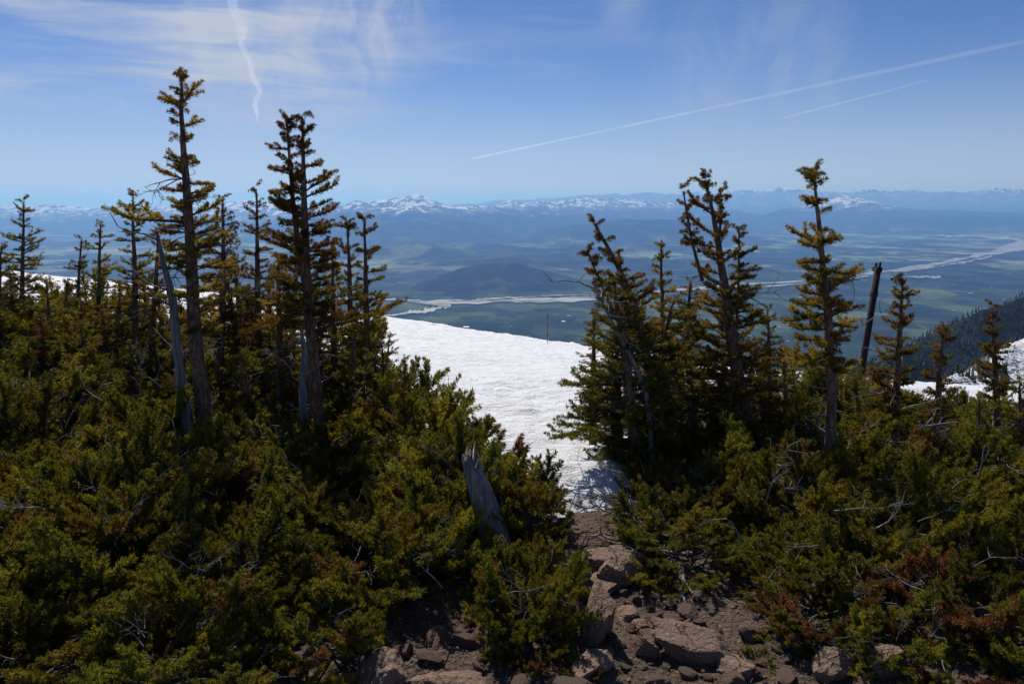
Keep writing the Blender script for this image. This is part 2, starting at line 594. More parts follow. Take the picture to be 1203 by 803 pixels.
_sx = [-22, -9, -5, -2.4, -1.5, -0.9, -0.35, 0.0, 0.2, 0.5, 0.7, 0.95, 1.5, 2.4, 4, 8, 22]
_sy = [8.6, 8.0, 7.8, 6.8, 5.6, 4.7, 3.85, 3.45, 3.3, 3.35, 3.75, 4.9, 6.2, 7.4, 8.4, 8.8, 9]


def snow_z(x, y):
    e = y - np.interp(x, _sx, _sy) + 0.35 + 0.2 * fbm(x * 2.2, y * 2.2, 4, 31)
    t = sstep(-0.1, 1.5, e) * 0.30 - 0.07
    far = sstep(8, 20, y)
    n = 0.07 * fbm(x * 1.4, y * 2.0, 4, 41) + 0.022 * ridged(x * 4.2, y * 5, 3, 44)
    lip = 0.10 * sstep(15, 23, y) * ridged(x * 0.8 + 3, y * 1.3, 4, 47) * sstep(26.5, 23.5, y)
    return ground_z(x, y, False) + t + n * (1 - 0.25 * far) + lip - 0.06


xs = np.unique(np.concatenate([np.linspace(-22, -3, 80), np.linspace(-3, 4, 200), np.linspace(4, 22, 90)]))
ys = np.unique(np.concatenate([np.linspace(2.9, 9, 200), np.linspace(9, 20, 110), np.linspace(20, 33, 90)]))
v, f = grid_mesh(xs, ys, snow_z)
_e = v[:, 1] - np.interp(v[:, 0], _sx, _sy)
tag(link('snow_field', np_mesh('snow_field', v, f, M_SNOW, np.repeat(sstep(1.1, -0.1, _e)[:, None], 3, 1), smooth=True)), 'bright spring snow field sloping away beyond the thickets', 'snow', kind='structure')

# ------------------------------------------------------------------ far terrain: mountainside, valley, hills, ranges
VALLEY = -1270.0


def ridge_line(points):
    """[(px, py, depth)] -> world crest points"""
    return np.array([at(px, py, dp) for px, py, dp in points])


def ridge_height(X, Y, pts, front, back, p=1.0):
    """height of a ridge with the given crest, falling to the valley over front / back metres"""
    x, y, z = pts[:, 0], pts[:, 1], pts[:, 2]
    yc = np.interp(X, x, y)
    zc = np.interp(X, x, z)
    ends = sstep(x[0] - front * 0.8, x[0], X) * sstep(x[-1] + front * 0.8, x[-1], X)
    d = Y - yc
    t = np.where(d < 0, 1 + d / front, 1 - d / back)
    t = np.clip(t, 0, 1) ** p
    return (zc - VALLEY) * t * ends, ends * t


def terrain_height(X, Y):
    r = np.hypot(X, Y)
    H = np.full(X.shape, VALLEY) + 12 * fbm(X / 900, Y / 900, 3, 5)
    H = H - np.clip(r - 35000, 0, None) ** 2 / 5.5e6        # the earth curving away
    # rolling hills of the valley
    roll = sstep(13500, 17000, Y) * sstep(24500, 20500, Y) * sstep(-6500, -2500, X) * sstep(7500, 2500, X)
    H = H + roll * np.clip(70 + 330 * fbm(X / 2600, Y / 2300, 5, 11), 0, None)
    # butte behind the river
    bt = ridge_line([(430, 352, 11900), (480, 336, 11900), (530, 319, 12100), (575, 308, 12300), (610, 309, 12300), (650, 321, 12200), (720, 346, 12000), (790, 356, 12000)])
    h, e = ridge_height(X, Y, bt, 1500, 2300, 0.9)
    H = np.maximum(H, VALLEY + h * (0.92 + 0.16 * ridged(X / 900, Y / 900, 4, 21)) + e * 15 * fbm(X / 200, Y / 200, 3, 22))
    lines = [
        # foothill ridges
        ([(300, 300, 21000), (420, 296, 21000), (520, 289, 21500), (620, 291, 22000), (700, 298, 22000), (800, 300, 22000)], 2500, 2500, 0.9, 900, 0.2),
        ([(600, 282, 26000), (660, 266, 26000), (730, 257, 26500), (800, 258, 26500), (860, 272, 26000), (930, 286, 26000)], 3500, 4000, 0.85, 1500, 0.22),
        ([(360, 286, 25000), (430, 262, 25500), (500, 256, 26000), (560, 262, 26000), (600, 276, 26000), (650, 286, 26000)], 3200, 3500, 0.85, 1500, 0.2),
        # the snowy double peak
        ([(300, 262, 33000), (360, 252, 32500), (395, 238, 32000), (418, 232.5, 32000), (440, 234.5, 32000), (462, 233, 32000), (487, 228, 32000), (505, 233, 32000), (530, 240, 32200), (560, 241, 32500), (600, 243, 33000), (640, 250, 33500)], 7500, 5000, 1.15, 2300, 0.26),
        # range on the left
        ([(-250, 240, 42000), (-60, 243, 42000), (0, 242, 42000), (60, 240, 42000), (110, 244, 42000), (150, 242, 42000), (220, 242, 41000), (290, 236, 40000), (340, 240, 40000), (420, 248, 40000)], 9000, 6000, 1.0, 2600, 0.3),
        # range right of the peak
        ([(520, 246, 41000), (580, 240, 40000), (598, 233, 40000), (625, 237, 40000), (660, 235, 40500), (690, 230, 41000), (740, 234, 42000), (790, 238, 43000), (860, 246, 43000), (930, 256, 42000)], 8500, 6000, 1.05, 2500, 0.22),
        # far skyline
        ([(560, 236, 66000), (640, 233, 66000), (720, 227, 66000), (790, 224, 68000), (870, 223, 70000), (930, 221, 70000), (1000, 223, 70000), (1060, 224, 70000), (1130, 223, 68000), (1180, 218, 66000), (1240, 219, 66000), (1500, 222, 66000)], 12000, 9000, 1.0, 3600, 0.16),
        # nearer block with the snow patches, right
        ([(860, 262, 40000), (920, 246, 42000), (960, 238, 43000), (985, 226, 43500), (1010, 232, 43000), (1050, 243, 43000), (1100, 247, 43000), (1203, 249, 44000), (1500, 246, 44000)], 9000, 6000, 1.0, 2600, 0.2),
        ([(980, 262, 36000), (1060, 256, 36500), (1130, 252, 37000), (1203, 256, 37000), (1500, 256, 37000)], 5500, 4500, 0.9, 2100, 0.2),
    ]
    wx = 500 * fbm(X / 2600, Y / 2600, 3, 91)
    wy = 700 * fbm(X / 2600 + 9, Y / 2600, 3, 92)
    for i, (ln, fr, bk, p, sc, amp) in enumerate(lines):
        far = 1 if ln[0][2] > 30000 else 0.6
        h, e = ridge_height(X + wx * 0.35 * far, Y + wy * far, ridge_line(ln), fr, bk, p)
        rd = ridged(X / sc, Y / sc, 6, 100 + 13 * i)
        k = 1 - amp * 1.5 * (1 - e ** 3) * (0.62 - rd) - amp * (1.5 if ln[0][2] > 60000 else 0.55 if ln[0][2] > 30000 else 0.32) * (0.6 - rd) * e ** 3
        H = np.maximum(H, VALLEY + h * np.clip(k, 0.2, 1.25))
    # forested ridge on the right and the snowy spur before it
    s2 = ridge_line([(1000, 432, 1500), (1045, 410, 1600), (1085, 392, 1700), (1140, 369, 1850), (1203, 344, 2000), (1300, 300, 2200), (1700, 210, 2600)])
    yc = np.interp(X, s2[:, 0], s2[:, 1])
    zc = np.interp(X, s2[:, 0], s2[:, 2]) - np.clip(s2[0, 0] - X, 0, None) * 0.62
    H = np.maximum(H, zc - np.abs(Y - yc) * 0.6 + 22 * ridged(X / 160, Y / 160, 5, 61) - 14)
    s1 = ridge_line([(1075, 466, 150), (1110, 448, 190), (1145, 428, 220), (1203, 394, 270), (1300, 345, 330), (1700, 220, 420)])
    yc = np.interp(X, s1[:, 0], s1[:, 1])
    zc = np.interp(X, s1[:, 0], s1[:, 2]) - np.clip(s1[0, 0] - X, 0, None) * 0.7
    H = np.maximum(H, zc - np.where(Y > yc, (Y - yc) * 0.75, (yc - Y) * 0.42) + 2.2 * fbm(X / 18, Y / 18, 5, 71))
    # own mountainside
    side = ground_z(X, Y, False) - 0.6
    side = np.where(r > 60, side + 14 * ridged(X / 120, Y / 120, 4, 77) * sstep(60, 500, r) - 9 * sstep(60, 500, r), side)
    H = np.maximum(H, np.maximum(side, VALLEY - 50))
    return H


az = np.concatenate([np.linspace(-58, -37, 30, endpoint=False), np.linspace(-37, 37, 500), np.linspace(37, 58, 31)[1:]])
az = np.radians(az)
rr = np.concatenate([np.geomspace(22, 6000, 170, endpoint=False), np.linspace(6000, 16000, 130, endpoint=False),
                     np.linspace(16000, 46000, 270, endpoint=False), np.linspace(46000, 98000, 90)])
# constant world depth rows keep the far ranges parallel to the picture's horizon
RR, AZ = np.meshgrid(rr, az, indexing='ij')
TX, TY = RR * np.tan(AZ), RR.copy()
TZ = terrain_height(TX, TY)
na = len(az)
i, j = np.meshgrid(np.arange(len(rr) - 1), np.arange(na - 1), indexing='ij')
tf = np.stack([i * na + j, i * na + j + 1, (i + 1) * na + j + 1, (i + 1) * na + j], -1).reshape(-1, 4)

gy = np.gradient(TZ, axis=0) / np.gradient(TY, axis=0)
gx = np.gradient(TZ, axis=1) / np.gradient(TX, axis=1)
slope = np.hypot(gx, gy)
hv = TZ - VALLEY
n_a = fbm(TX / 1500, TY / 1500, 5, 201)
n_b = fbm(TX / 420, TY / 420, 5, 205)
n_c = fbm(TX / 3800, TY / 5200, 4, 209)
forest = np.array([0.018, 0.030, 0.018])
field = np.array([0.070, 0.096, 0.034])
sage = np.array([0.070, 0.078, 0.045])
rockc = np.array([0.12, 0.105, 0.09])
snowc = np.array([0.80, 0.81, 0.83])
flat = 1 - sstep(20, 60, hv)
wood = sstep(-0.22, 0.12, n_a + 0.6 * n_b + 0.15 * n_c)
C = sage[None, None] * (1 - sstep(-0.1, 0.3, n_c))[..., None] + field[None, None] * sstep(-0.1, 0.3, n_c)[..., None]
C = C * (1 - wood[..., None] * 0.9) + forest * (wood[..., None] * 0.9)
hillwood = sstep(-0.25, 0.12, n_a + 0.35 * n_b + 0.25 * sstep(60, 500, hv) + 0.15 * np.sign(gy))
hillc = np.array([0.085, 0.100, 0.045]) * (1 - hillwood[..., None]) + forest * hillwood[..., None]
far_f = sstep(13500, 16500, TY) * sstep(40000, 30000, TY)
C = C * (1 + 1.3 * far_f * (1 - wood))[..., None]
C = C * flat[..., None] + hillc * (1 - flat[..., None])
big_m = (sstep(150, 330, hv) * sstep(19500, 21500, TY))[..., None]
C = C * (1 - big_m) + forest * 0.8 * big_m
butte = (TY > 10300) & (TY < 13300) & (hv > 30)
C = np.where(butte[..., None], forest * 0.6 + np.array([0.04, 0.042, 0.022]) * sstep(0.15, 0.4, n_b)[..., None], C)
# rock and snow on the high ground
alp = sstep(820, 1150, hv + 260 * n_b + 120 * n_a)
C = C * (1 - alp[..., None]) + rockc * alp[..., None]
gul = ridged(TX / 700, TY / 900, 4, 231)
snow_line = np.interp(TY, [30000, 36000, 43000, 55000, 66000], [1010, 1060, 1120, 1600, 2150]) - 420 * sstep(-5000, -11000, TX) * (TY > 34000)
snow_m = sstep(-220, 420, hv - snow_line + 300 * (n_b + 0.1) + 260 * (0.5 - gul) - 160 * np.clip(slope - 0.55, 0, 1)) * (TY > 15000)
snow_m = snow_m * (0.55 + 0.45 * sstep(-0.25, 0.1, fbm(TX / 260, TY / 330, 4, 241)))
snow_m = snow_m * 0.66
C = C * (1 - snow_m[..., None]) + snowc * snow_m[..., None]
# the near mountainside: snow with bare patches; the middle ridge: dark forest with a few clearings
nearm = (TY < 5200) & (hv > 60)
midc = forest * 0.85 + np.array([0.05, 0.055, 0.035]) * sstep(0.22, 0.5, fbm(TX / 150, TY / 150, 5, 251))[..., None]
C = np.where(nearm[..., None], midc, C)
sp_ = sstep(-0.5, -0.3, fbm(TX / 14, TY / 20, 5, 261)) * (TY < 620)
sp_ = sp_ * (1 - sstep(330, 620, np.hypot(TX, TY))) * 1.6
C = C * (1 - np.minimum(sp_, 1)[..., None]) + snowc * sp_[..., None]
upper = ((TY > 1300) & (TY < 2600) & (hv > 800)) * sstep(0.28, 0.36, fbm(TX / 60, TY / 40, 4, 271)) * sstep(1000, 1160, hv) * 0.5
C = C * (1 - upper[..., None]) + snowc * upper[..., None]


def mat_terrain():
    m, w = new_mat('far_land')
    at_ = w.n('ShaderNodeAttribute', _attribute_name='Col')
    geo = w.n('ShaderNodeNewGeometry')
    p = geo.outputs['Position']
    n1 = w.noise(p, 0.006, 8, 0.68)
    n2 = w.noise(p, 0.0016, 6, 0.6)
    vo = w.n('ShaderNodeTexVoronoi', _distance='CHEBYCHEV', Vector=w.n('ShaderNodeMapping', Vector=p, Rotation=(0, 0, R(17)), Scale=(0.0021, 0.0013, 0)), Scale=1.0)
    vsep = w.n('ShaderNodeSeparateColor', i0=vo.outputs['Color'])
    n1b = w.noise(p, 0.021, 4, 0.6)
    val = w.math('MULTIPLY', w.math('MULTIPLY_ADD', w.math('ADD', w.math('MULTIPLY', n1, 0.6), w.math('MULTIPLY', n1b, 0.4)), 1.9, 0.1), w.math('MULTIPLY', w.math('MULTIPLY_ADD', n2, 0.8, 0.6), w.math('MULTIPLY_ADD', vsep.outputs[0], 1.3, 0.38)))
    sep = w.n('ShaderNodeSeparateColor', i0=at_.outputs['Color'])
    mpn = w.n('ShaderNodeMapping', Vector=p, Scale=(1.0, 0.55, 1.0))
    n3 = w.noise(mpn, 0.0034, 10, 0.72, 0.4)
    white = w.smooth(w.math('ADD', sep.outputs[2], w.math('MULTIPLY', w.math('MULTIPLY', w.math('SUBTRACT', n3, 0.5), w.smooth(sep.outputs[2], 0.08, 0.22)), 3.4)), 0.38, 0.5)
    col = w.mix(white, w.mix(1.0, w.mix(w.smooth(sep.outputs[2], 0.1, 0.3), at_.outputs['Color'], (0.085, 0.08, 0.07)), w.n('ShaderNodeCombineXYZ', X=val, Y=val, Z=val).outputs[0], 'MULTIPLY'), (0.80, 0.81, 0.83))
    pb = w.n('ShaderNodeBsdfPrincipled', Base__Color=col, Roughness=0.95, Normal=bump(w, n1, 1.0, 110.0))
    pb.inputs['Specular IOR Level'].default_value = 0.05
    w.n('ShaderNodeOutputMaterial', Surface=pb)
    return m


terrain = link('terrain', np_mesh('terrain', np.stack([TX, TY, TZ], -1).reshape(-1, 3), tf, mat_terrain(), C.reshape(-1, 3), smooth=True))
tag(terrain, 'forested mountainside, wide valley, hills and snowy ranges to the horizon', 'terrain', kind='structure')


# ------------------------------------------------------------------ braided river in the valley
def mat_river():
    m, w = new_mat('river_gravel')
    geo = w.n('ShaderNodeNewGeometry')
    mp = w.n('ShaderNodeMapping', Vector=geo.outputs['Position'], Scale=(0.0016, 0.0045, 1))
    n = w.noise(mp, 1.0, 6, 0.6, 0.5)
    col = w.ramp(n, [(0.36, (0.13, 0.14, 0.14)), (0.46, (0.29, 0.275, 0.25)), (0.66, (0.36, 0.335, 0.30))])
    mp2 = w.n('ShaderNodeMapping', Vector=geo.outputs['Position'], Scale=(0.0011, 0.0035, 1), Location=(7, 3, 0))
    isle = w.smooth(w.noise(mp2, 1.0, 7, 0.62, 0.8), 0.51, 0.55)
    col = w.mix(isle, col, (0.05, 0.065, 0.035))
    pb = w.n('ShaderNodeBsdfPrincipled', Base__Color=col, Roughness=0.8)
    w.n('ShaderNodeOutputMaterial', Surface=pb)
    return m


M_RIVER = mat_river()
RIVER_Z = VALLEY + 16.0


def river_strip(pts, seed):
    """[(px, top row, bottom row)] along the river as seen in the photo, laid on the valley floor"""
    pts = np.array(pts, float)
    s = np.linspace(0, 1, 260)
    k = np.linspace(0, 1, len(pts))
    px = np.interp(s, k, pts[:, 0])
    t = np.interp(s, k, pts[:, 1])
    b = np.interp(s, k, pts[:, 2])
    mid, hw = (t + b) / 2, (b - t) / 2
    hw = hw * (0.4 + 1.25 * np.clip(fbm(s * 22, s * 0 + seed, 4, seed, 0.65) + 0.4, 0, 1))
    mid = mid + 1.3 * fbm(s * 16, s * 0 + 4, 3, seed + 5) * np.minimum(hw, 2)
    up = np.array([at_z(a, c, RIVER_Z) for a, c in zip(px, mid - hw)])
    dn = np.array([at_z(a, c, RIVER_Z) for a, c in zip(px, mid + hw)])
    v = np.stack([up, (up + dn) / 2, dn], 1).reshape(-1, 3)
    n = len(s)
    ii = np.arange(n - 1) * 3
    f = np.concatenate([np.stack([ii + c, ii + c + 1, ii + c + 4, ii + c + 3], -1) for c in (0, 1)])
    return v, f


strips = [
    ([(395, 349, 351), (470, 350.5, 353), (520, 353.5, 358.5), (560, 353.5, 357), (610, 352, 355.5), (660, 349.5, 354.5), (700, 348.5, 352.5), (760, 342, 346), (820, 337, 341), (880, 332, 335), (915, 330, 333), (960, 326, 331), (1000, 322, 326.5), (1040, 316, 320), (1080, 311.5, 316), (1120, 304, 309), (1150, 298, 303.5), (1175, 291, 298), (1203, 284, 293), (1300, 276, 284)], 3),
    ([(440, 372, 373.5), (480, 366, 369), (505, 362, 367), (530, 357, 360)], 8),
    ([(460, 350, 352), (485, 352, 354), (515, 356, 358)], 12),
    ([(1035, 268.5, 269.7), (1065, 269.5, 271.5), (1090, 273, 275.5), (1115, 276, 278), (1150, 277, 279), (1203, 280, 284)], 17),
    ([(1060, 325, 326.5), (1090, 324, 326), (1105, 325.5, 327)], 21),
    ([(560, 351, 352), (600, 349.5, 350.6), (650, 347, 348.4), (700, 346, 347.5)], 25),
    ([(1060, 318.5, 320), (1100, 313, 314.6), (1140, 305.5, 307.5), (1165, 300, 302)], 29),
    ([(900, 336, 337.2), (940, 333, 334.5), (985, 329.5, 331), (1020, 324, 325.6)], 33),
]
V, Fc, k0 = [], [], 0
for pts, sd_ in strips:
    v, f = river_strip(pts, sd_)
    V.append(v + np.array([0, 0, 1.5 * len(V)]))
    Fc.append(f + k0)
    k0 += len(v)
tag(link('river', np_mesh('river', np.concatenate(V), np.concatenate(Fc), M_RIVER, smooth=True)), 'pale braided river of gravel bars across the valley', 'river', kind='structure')

# ------------------------------------------------------------------ conifers of the wooded spur and ridge (too far to count)
def mat_far_trees():
    m, w = new_mat('far_conifers')
    geo = w.n('ShaderNodeNewGeometry')
    n = w.noise(geo.outputs['Position'], 0.35, 4, 0.6)
    col = w.ramp(n, [(0.3, (0.012, 0.02, 0.012)), (0.7, (0.035, 0.05, 0.026))])
    pb = w.n('ShaderNodeBsdfPrincipled', Base__Color=col, Roughness=0.9)
    w.n('ShaderNodeOutputMaterial', Surface=pb)
    return m


def far_forest(name, label, pts, hs, seed):
    rg = np.random.default_rng(seed)
    V, Fc = [], []
    for k, ((x, y), h) in enumerate(zip(pts, hs)):
        z = float(terrain_height(np.array([x]), np.array([y]))[0]) - 0.3
        b = len(V)
        w_ = h * rg.uniform(0.16, 0.24)
        n = 5
        for (z0, z1, rw) in ((0.04, 0.5, 1.0), (0.32, 0.78, 0.72), (0.6, 1.0, 0.45)):
            i0 = len(V)
            for q in range(n):
                a = 2 * math.pi * q / n + rg.random()
                r_ = w_ * rw * rg.uniform(0.7, 1.25)
                V.append((x + r_ * math.cos(a), y + r_ * math.sin(a), z + h * z0 + rg.uniform(-0.04, 0.04) * h))
            V.append((x, y, z + h * z1))
            for q in range(n):
                Fc.append((i0 + q, i0 + (q + 1) % n, i0 + n))
    o = link(name, np_mesh(name, np.array(V), np.array(Fc), M_FAR))
    tag(o, label, 'forest', kind='stuff')


M_FAR = mat_far_trees()
rg = np.random.default_rng(41)
pts, hs = [], []
while len(pts) < 520:
    px, dp = rg.uniform(1060, 1330), rg.uniform(110, 330)
    x = (px - CX) / F * dp
    if vnoise(x / 16, dp / 16, 301) + 0.5 * vnoise(x / 5, dp / 5, 302) > -0.12:
        pts.append((x, dp))
        hs.append(rg.uniform(1.2, 4.2))
far_forest('spur_conifer_forest', 'dark stunted conifers scattered over the snowy spur', pts, hs, 5)
pts, hs = [], []
while len(pts) < 2600:
    px, dp = rg.uniform(1010, 1300), rg.uniform(1150, 2250)
    x = (px - CX) / F * dp
    if vnoise(x / 110, dp / 110, 305) > -0.55:
        pts.append((x, dp))
        hs.append(rg.uniform(8, 17))
far_forest('ridge_conifer_forest', 'dark conifer forest covering the ridge beyond the snowy spur', pts, hs, 6)

# ------------------------------------------------------------------ buildings on the valley floor
M_WALL = mat_plain('pale_wall', (0.62, 0.6, 0.56), 0.8, 0, 0.2, 0.2)
M_ROOF = mat_plain('metal_roof', (0.5, 0.5, 0.52), 0.4, 0.0, 0.2, 0.2)


def box_mesh(name, size, mat, bevel=0.0, center=(0, 0, 0)):
    bm = bmesh.new()
    bmesh.ops.create_cube(bm, size=1)
    for v_ in bm.verts:
        v_.co = Vector((v_.co.x * size[0] + center[0], v_.co.y * size[1] + center[1], v_.co.z * size[2] + center[2]))
    if bevel:
        bmesh.ops.bevel(bm, geom=list(bm.edges), offset=bevel, segments=2, affect='EDGES')
    me = bpy.data.meshes.new(name)
    bm.to_mesh(me)
    bm.free()
    me.materials.append(mat)
    return me


def roof_mesh(L, W, z, rise):
    o_ = 1.5
    L2, W2 = L / 2 + o_, W / 2 + o_
    v = [(-L2, -W2, z), (L2, -W2, z), (L2, W2, z), (-L2, W2, z), (-L2, 0, z + rise), (L2, 0, z + rise)]
    me = bpy.data.meshes.new('roof')
    me.from_pydata(v, [], [(0, 1, 5, 4), (2, 3, 4, 5), (0, 4, 3), (1, 2, 5), (3, 2, 1, 0)])
    me.materials.append(M_ROOF)
    return me


wall_me = box_mesh('wall', (38, 17, 9), M_WALL, 0, (0, 0, 4.5))
roof_me = roof_mesh(38, 17, 9.05, 6)
bspots = [(1120, 365), (1043, 328), (967, 362), (925, 402), (915, 385), (985, 378), (1000, 366), (1020, 372), (940, 350), (1075, 350), (1100, 338), (1140, 345), (1165, 338), (1180, 352), (1060, 372), (900, 372), (560, 392), (600, 384), (620, 396), (548, 385), (668, 372), (662, 378), (580, 372), (540, 398), (880, 395), (865, 370), (1150, 320), (1185, 322), (1130, 330), (950, 372), (933, 366), (1010, 352)]
for k, (px, py) in enumerate(bspots):
    c = at_z(px, py, VALLEY)
    e = bpy.data.objects.new('farm_building', None)
    COL.objects.link(e)
    e.location = (c[0], c[1], float(terrain_height(c[:1], c[1:2])[0]) - 2)
    e.rotation_euler = (0, 0, rng.uniform(-0.6, 0.6))
    e.scale = (rng.uniform(0.7, 1.5),) * 2 + (rng.uniform(0.8, 1.3),)
    for nm, me in (('wall', wall_me), ('roof', roof_me)):
        link(nm, me, e)
    tag(e, 'tiny pale building on the green valley floor this side of the river', 'building', 'far buildings on the valley floor')


# ------------------------------------------------------------------ contrails
def contrail(pts, radii, dens, label, seed, lumpy=0.25, n=90, wispy=False):
    pts = np.asarray(pts, float)
    k = np.linspace(0, 1, len(pts))
    s = np.linspace(0, 1, n)
    P = np.stack([np.interp(s, k, pts[:, q]) for q in range(3)], 1)
    if len(pts) > 2:                       # round the corners
        for _ in range(4):
            P[1:-1] = (P[:-2] + P[1:-1] * 2 + P[2:]) / 4
    rad = np.interp(s, np.linspace(0, 1, len(radii)), radii)
    rad = rad * (1 + lumpy * fbm(s * n * 0.35, s * 0 + seed, 4, seed))
    taper = sstep(0, 0.06, s) * sstep(1, 0.82 if wispy else 0.94, s)
    m, w = new_mat('ice_cloud')
    vol = w.n('ShaderNodeVolumePrincipled', Color=(1, 1, 1, 1), Density=dens, Anisotropy=0.3, Absorption__Color=(1, 1, 1, 1))
    vol.inputs['Density Attribute'].default_value = ''
    if wispy:
        geo = w.n('ShaderNodeNewGeometry')
        nz = w.noise(geo.outputs['Position'], 0.0035, 5, 0.65, 0.6)
        w.set(vol.inputs['Density'], w.math('MULTIPLY', w.smooth(nz, 0.42, 0.72), dens))
    w.n('ShaderNodeOutputMaterial', Volume=vol)
    T = Tubes()
    T.add(P, np.maximum(rad * taper, 2), 10, True)
    T.v.append(P[[0]])
    c = np.arange(10)
    T.f.append(np.stack([(c + 1) % 10, c, np.full(10, T.n), np.full(10, T.n)], -1))
    T.n += 1
    tag(link('contrail', T.mesh('contrail', m)), label, 'contrail')


def sky_pt(px, py, alt):
    d = ray(px, py)
    return d * (alt / d[2])


contrail([sky_pt(548, 188, 8000), sky_pt(1330, 22, 8000)], [170, 130, 140], 0.00040, 'long thin straight white contrail rising across the clear sky', 2, 0.2)
contrail([sky_pt(915, 140, 9000), sky_pt(1100, 92, 9000)], [120, 110, 90], 0.00036, 'short straight contrail below the long one', 4, 0.25)
contrail([sky_pt(a, b, 8500) for a, b in ((258, -40), (272, -8), (275, 14), (285, 34), (283, 54), (294, 74), (296, 90), (306, 106), (299, 122), (303, 138), (299, 156))], [300, 200, 260, 170, 230, 190, 250, 170], 0.00042, 'old wavy dispersing contrail above the tallest trees', 6, 0.6, 140, True)

# ------------------------------------------------------------------ rocks


def rock_mesh(name, seed, dims, planes=14, sub=4, rough=0.05, flat_top=None):
    """angular stone: a ball cut by random planes, then chipped with noise"""
    rg = np.random.default_rng(seed)
    bm = bmesh.new()
    bmesh.ops.create_icosphere(bm, subdivisions=sub, radius=1)
    P = np.array([v_.co[:] for v_ in bm.verts])
    P /= np.linalg.norm(P, axis=1)[:, None]
    nrm = rg.normal(size=(planes, 3))
    nrm /= np.linalg.norm(nrm, axis=1)[:, None]
    off = rg.uniform(0.5, 0.88, planes)
    if flat_top is not None:
        nrm[0] = np.asarray(flat_top) / np.linalg.norm(flat_top)
        off[0] = 0.5
    dt = P @ nrm.T
    rad = np.where(dt > 0.05, off[None, :] / np.maximum(dt, 0.05), 9).min(1)
    rad = np.minimum(rad, 1.15)
    Q = P * rad[:, None]
    n = fbm(Q[:, 0] * 2.2 + seed, Q[:, 1] * 2.2 + Q[:, 2] * 1.7, 5, seed % 50)
    n = n + 0.8 * fbm(Q[:, 0] * 9 + seed, Q[:, 1] * 9 - Q[:, 2] * 8, 4, seed % 41) - 0.5 * np.clip(ridged(Q[:, 0] * 3.1 + seed, Q[:, 1] * 3.1 + Q[:, 2] * 2.6, 3, seed % 37) - 0.72, 0, 1) * 4
    st = np.abs(vnoise(Q[:, 2] * 7 + Q[:, 0] * 1.5, Q[:, 1] * 1.5 + seed, seed % 31))
    Q = Q * (1 + rough * 1.6 * n - rough * 0.8 * st)[:, None]
    Q = Q * (np.asarray(dims) / 2)[None, :]
    for v_, q in zip(bm.verts, Q):
        v_.co = q
    me = bpy.data.meshes.new(name)
    bm.to_mesh(me)
    bm.free()
    me.polygons.foreach_set('use_smooth', np.ones(len(me.polygons), dtype=bool))
    try:
        me.set_sharp_from_angle(angle=R(22))
    except Exception:
        pass
    me.materials.append(M_ROCK)
    return me


def place_rock(px, py, wpx, hpx, dpx, seed, label, rot=(0, 0, 0), top=None, planes=14, sink=0.3, depth=None, name='rock'):
    """px, py: centre of the stone's foot in the photo; sizes in photo pixels at that distance"""
    c = None
    z = 0.0
    for _ in range(6):
        c = at_z(px, py, z)
        z = float(ground_z(c[0], c[1]))
    k = c[1] / F / 0.97
    dims = np.array([wpx, dpx, hpx]) * k
    o = link(name, rock_mesh(name, seed, dims * 1.12, planes + 4, 5, 0.07, top))
    o.location = (c[0], c[1], z + dims[2] * (0.5 - sink))
    o.rotation_euler = rot
    tag(o, label, 'rock')
    return o


place_rock(700, 748, 54, 108, 54, 11, 'tall tilted brown boulder with a split lit face beside the path', (R(-12), R(24), R(20)), (-0.7, -0.25, 0.6), 11, 0.3)
place_rock(820, 768, 112, 44, 74, 12, 'broad wedge-shaped brown slab with a smooth sloping top on the path', (R(4), R(10), R(-8)), (-0.22, -0.2, 1), 9, 0.25)
place_rock(676, 688, 52, 52, 48, 13, 'dark-faced brown boulder at the foot of the snow', (0, R(-4), R(25)), (0.1, 0.1, 1), 12, 0.2)
place_rock(724, 680, 54, 50, 48, 14, 'knobbly brown boulder under the overhanging dead branches', (0, R(6), R(-30)), (0.2, -0.2, 1), 13, 0.2)
place_rock(704, 692, 54, 22, 42, 15, 'flat brown stone lying before the two boulders at the snow', (R(5), 0, R(12)), (0, 0, 1), 12, 0.25)
place_rock(715, 662, 90, 34, 70, 18, 'pale flat-topped rock touching the snow edge', (0, R(4), R(5)), (0, 0, 1), 12, 0.3)
place_rock(456, 800, 62, 78, 70, 16, 'brown ridged boulder half buried below the left thicket', (R(-14), R(-16), R(18)), (-0.3, -0.3, 1), 12, 0.35)
place_rock(522, 812, 88, 50, 70, 17, 'pale brown peaked stone beside the ridged boulder', (R(-8), R(5), R(-12)), (0.1, -0.35, 1), 11, 0.35)
place_rock(366, 745, 70, 46, 60, 19, 'dark shaded boulder under the shrubs by the ridged boulder', (0, 0, R(20)), None, 12, 0.35)
place_rock(975, 790, 52, 52, 44, 22, 'upright angular stone below the rusty shrub sprigs', (R(-6), R(-12), R(30)), (-0.4, -0.2, 1), 11, 0.3)
place_rock(1035, 788, 44, 60, 40, 23, 'narrow upright stone standing at the right thicket foot', (0, R(14), R(40)), None, 11, 0.3)
place_rock(868, 790, 52, 26, 40, 24, 'low rounded stone in front of the broad slab', (0, 0, R(10)), (0, 0, 1), 14, 0.3)
place_rock(756, 762, 36, 34, 34, 25, 'small blocky stone wedged between the slab and the tilted boulder', (0, R(5), R(30)), None, 12, 0.25)
place_rock(757, 742, 34, 22, 30, 26, 'small pale stone behind the wedged block', (0, R(5), R(60)), None, 13, 0.3)
place_rock(690, 790, 60, 30, 50, 27, 'flat lichen-spotted stone at the path edge below the tilted boulder', (R(-8), R(-8), R(25)), (-0.2, -0.2, 1), 12, 0.3)
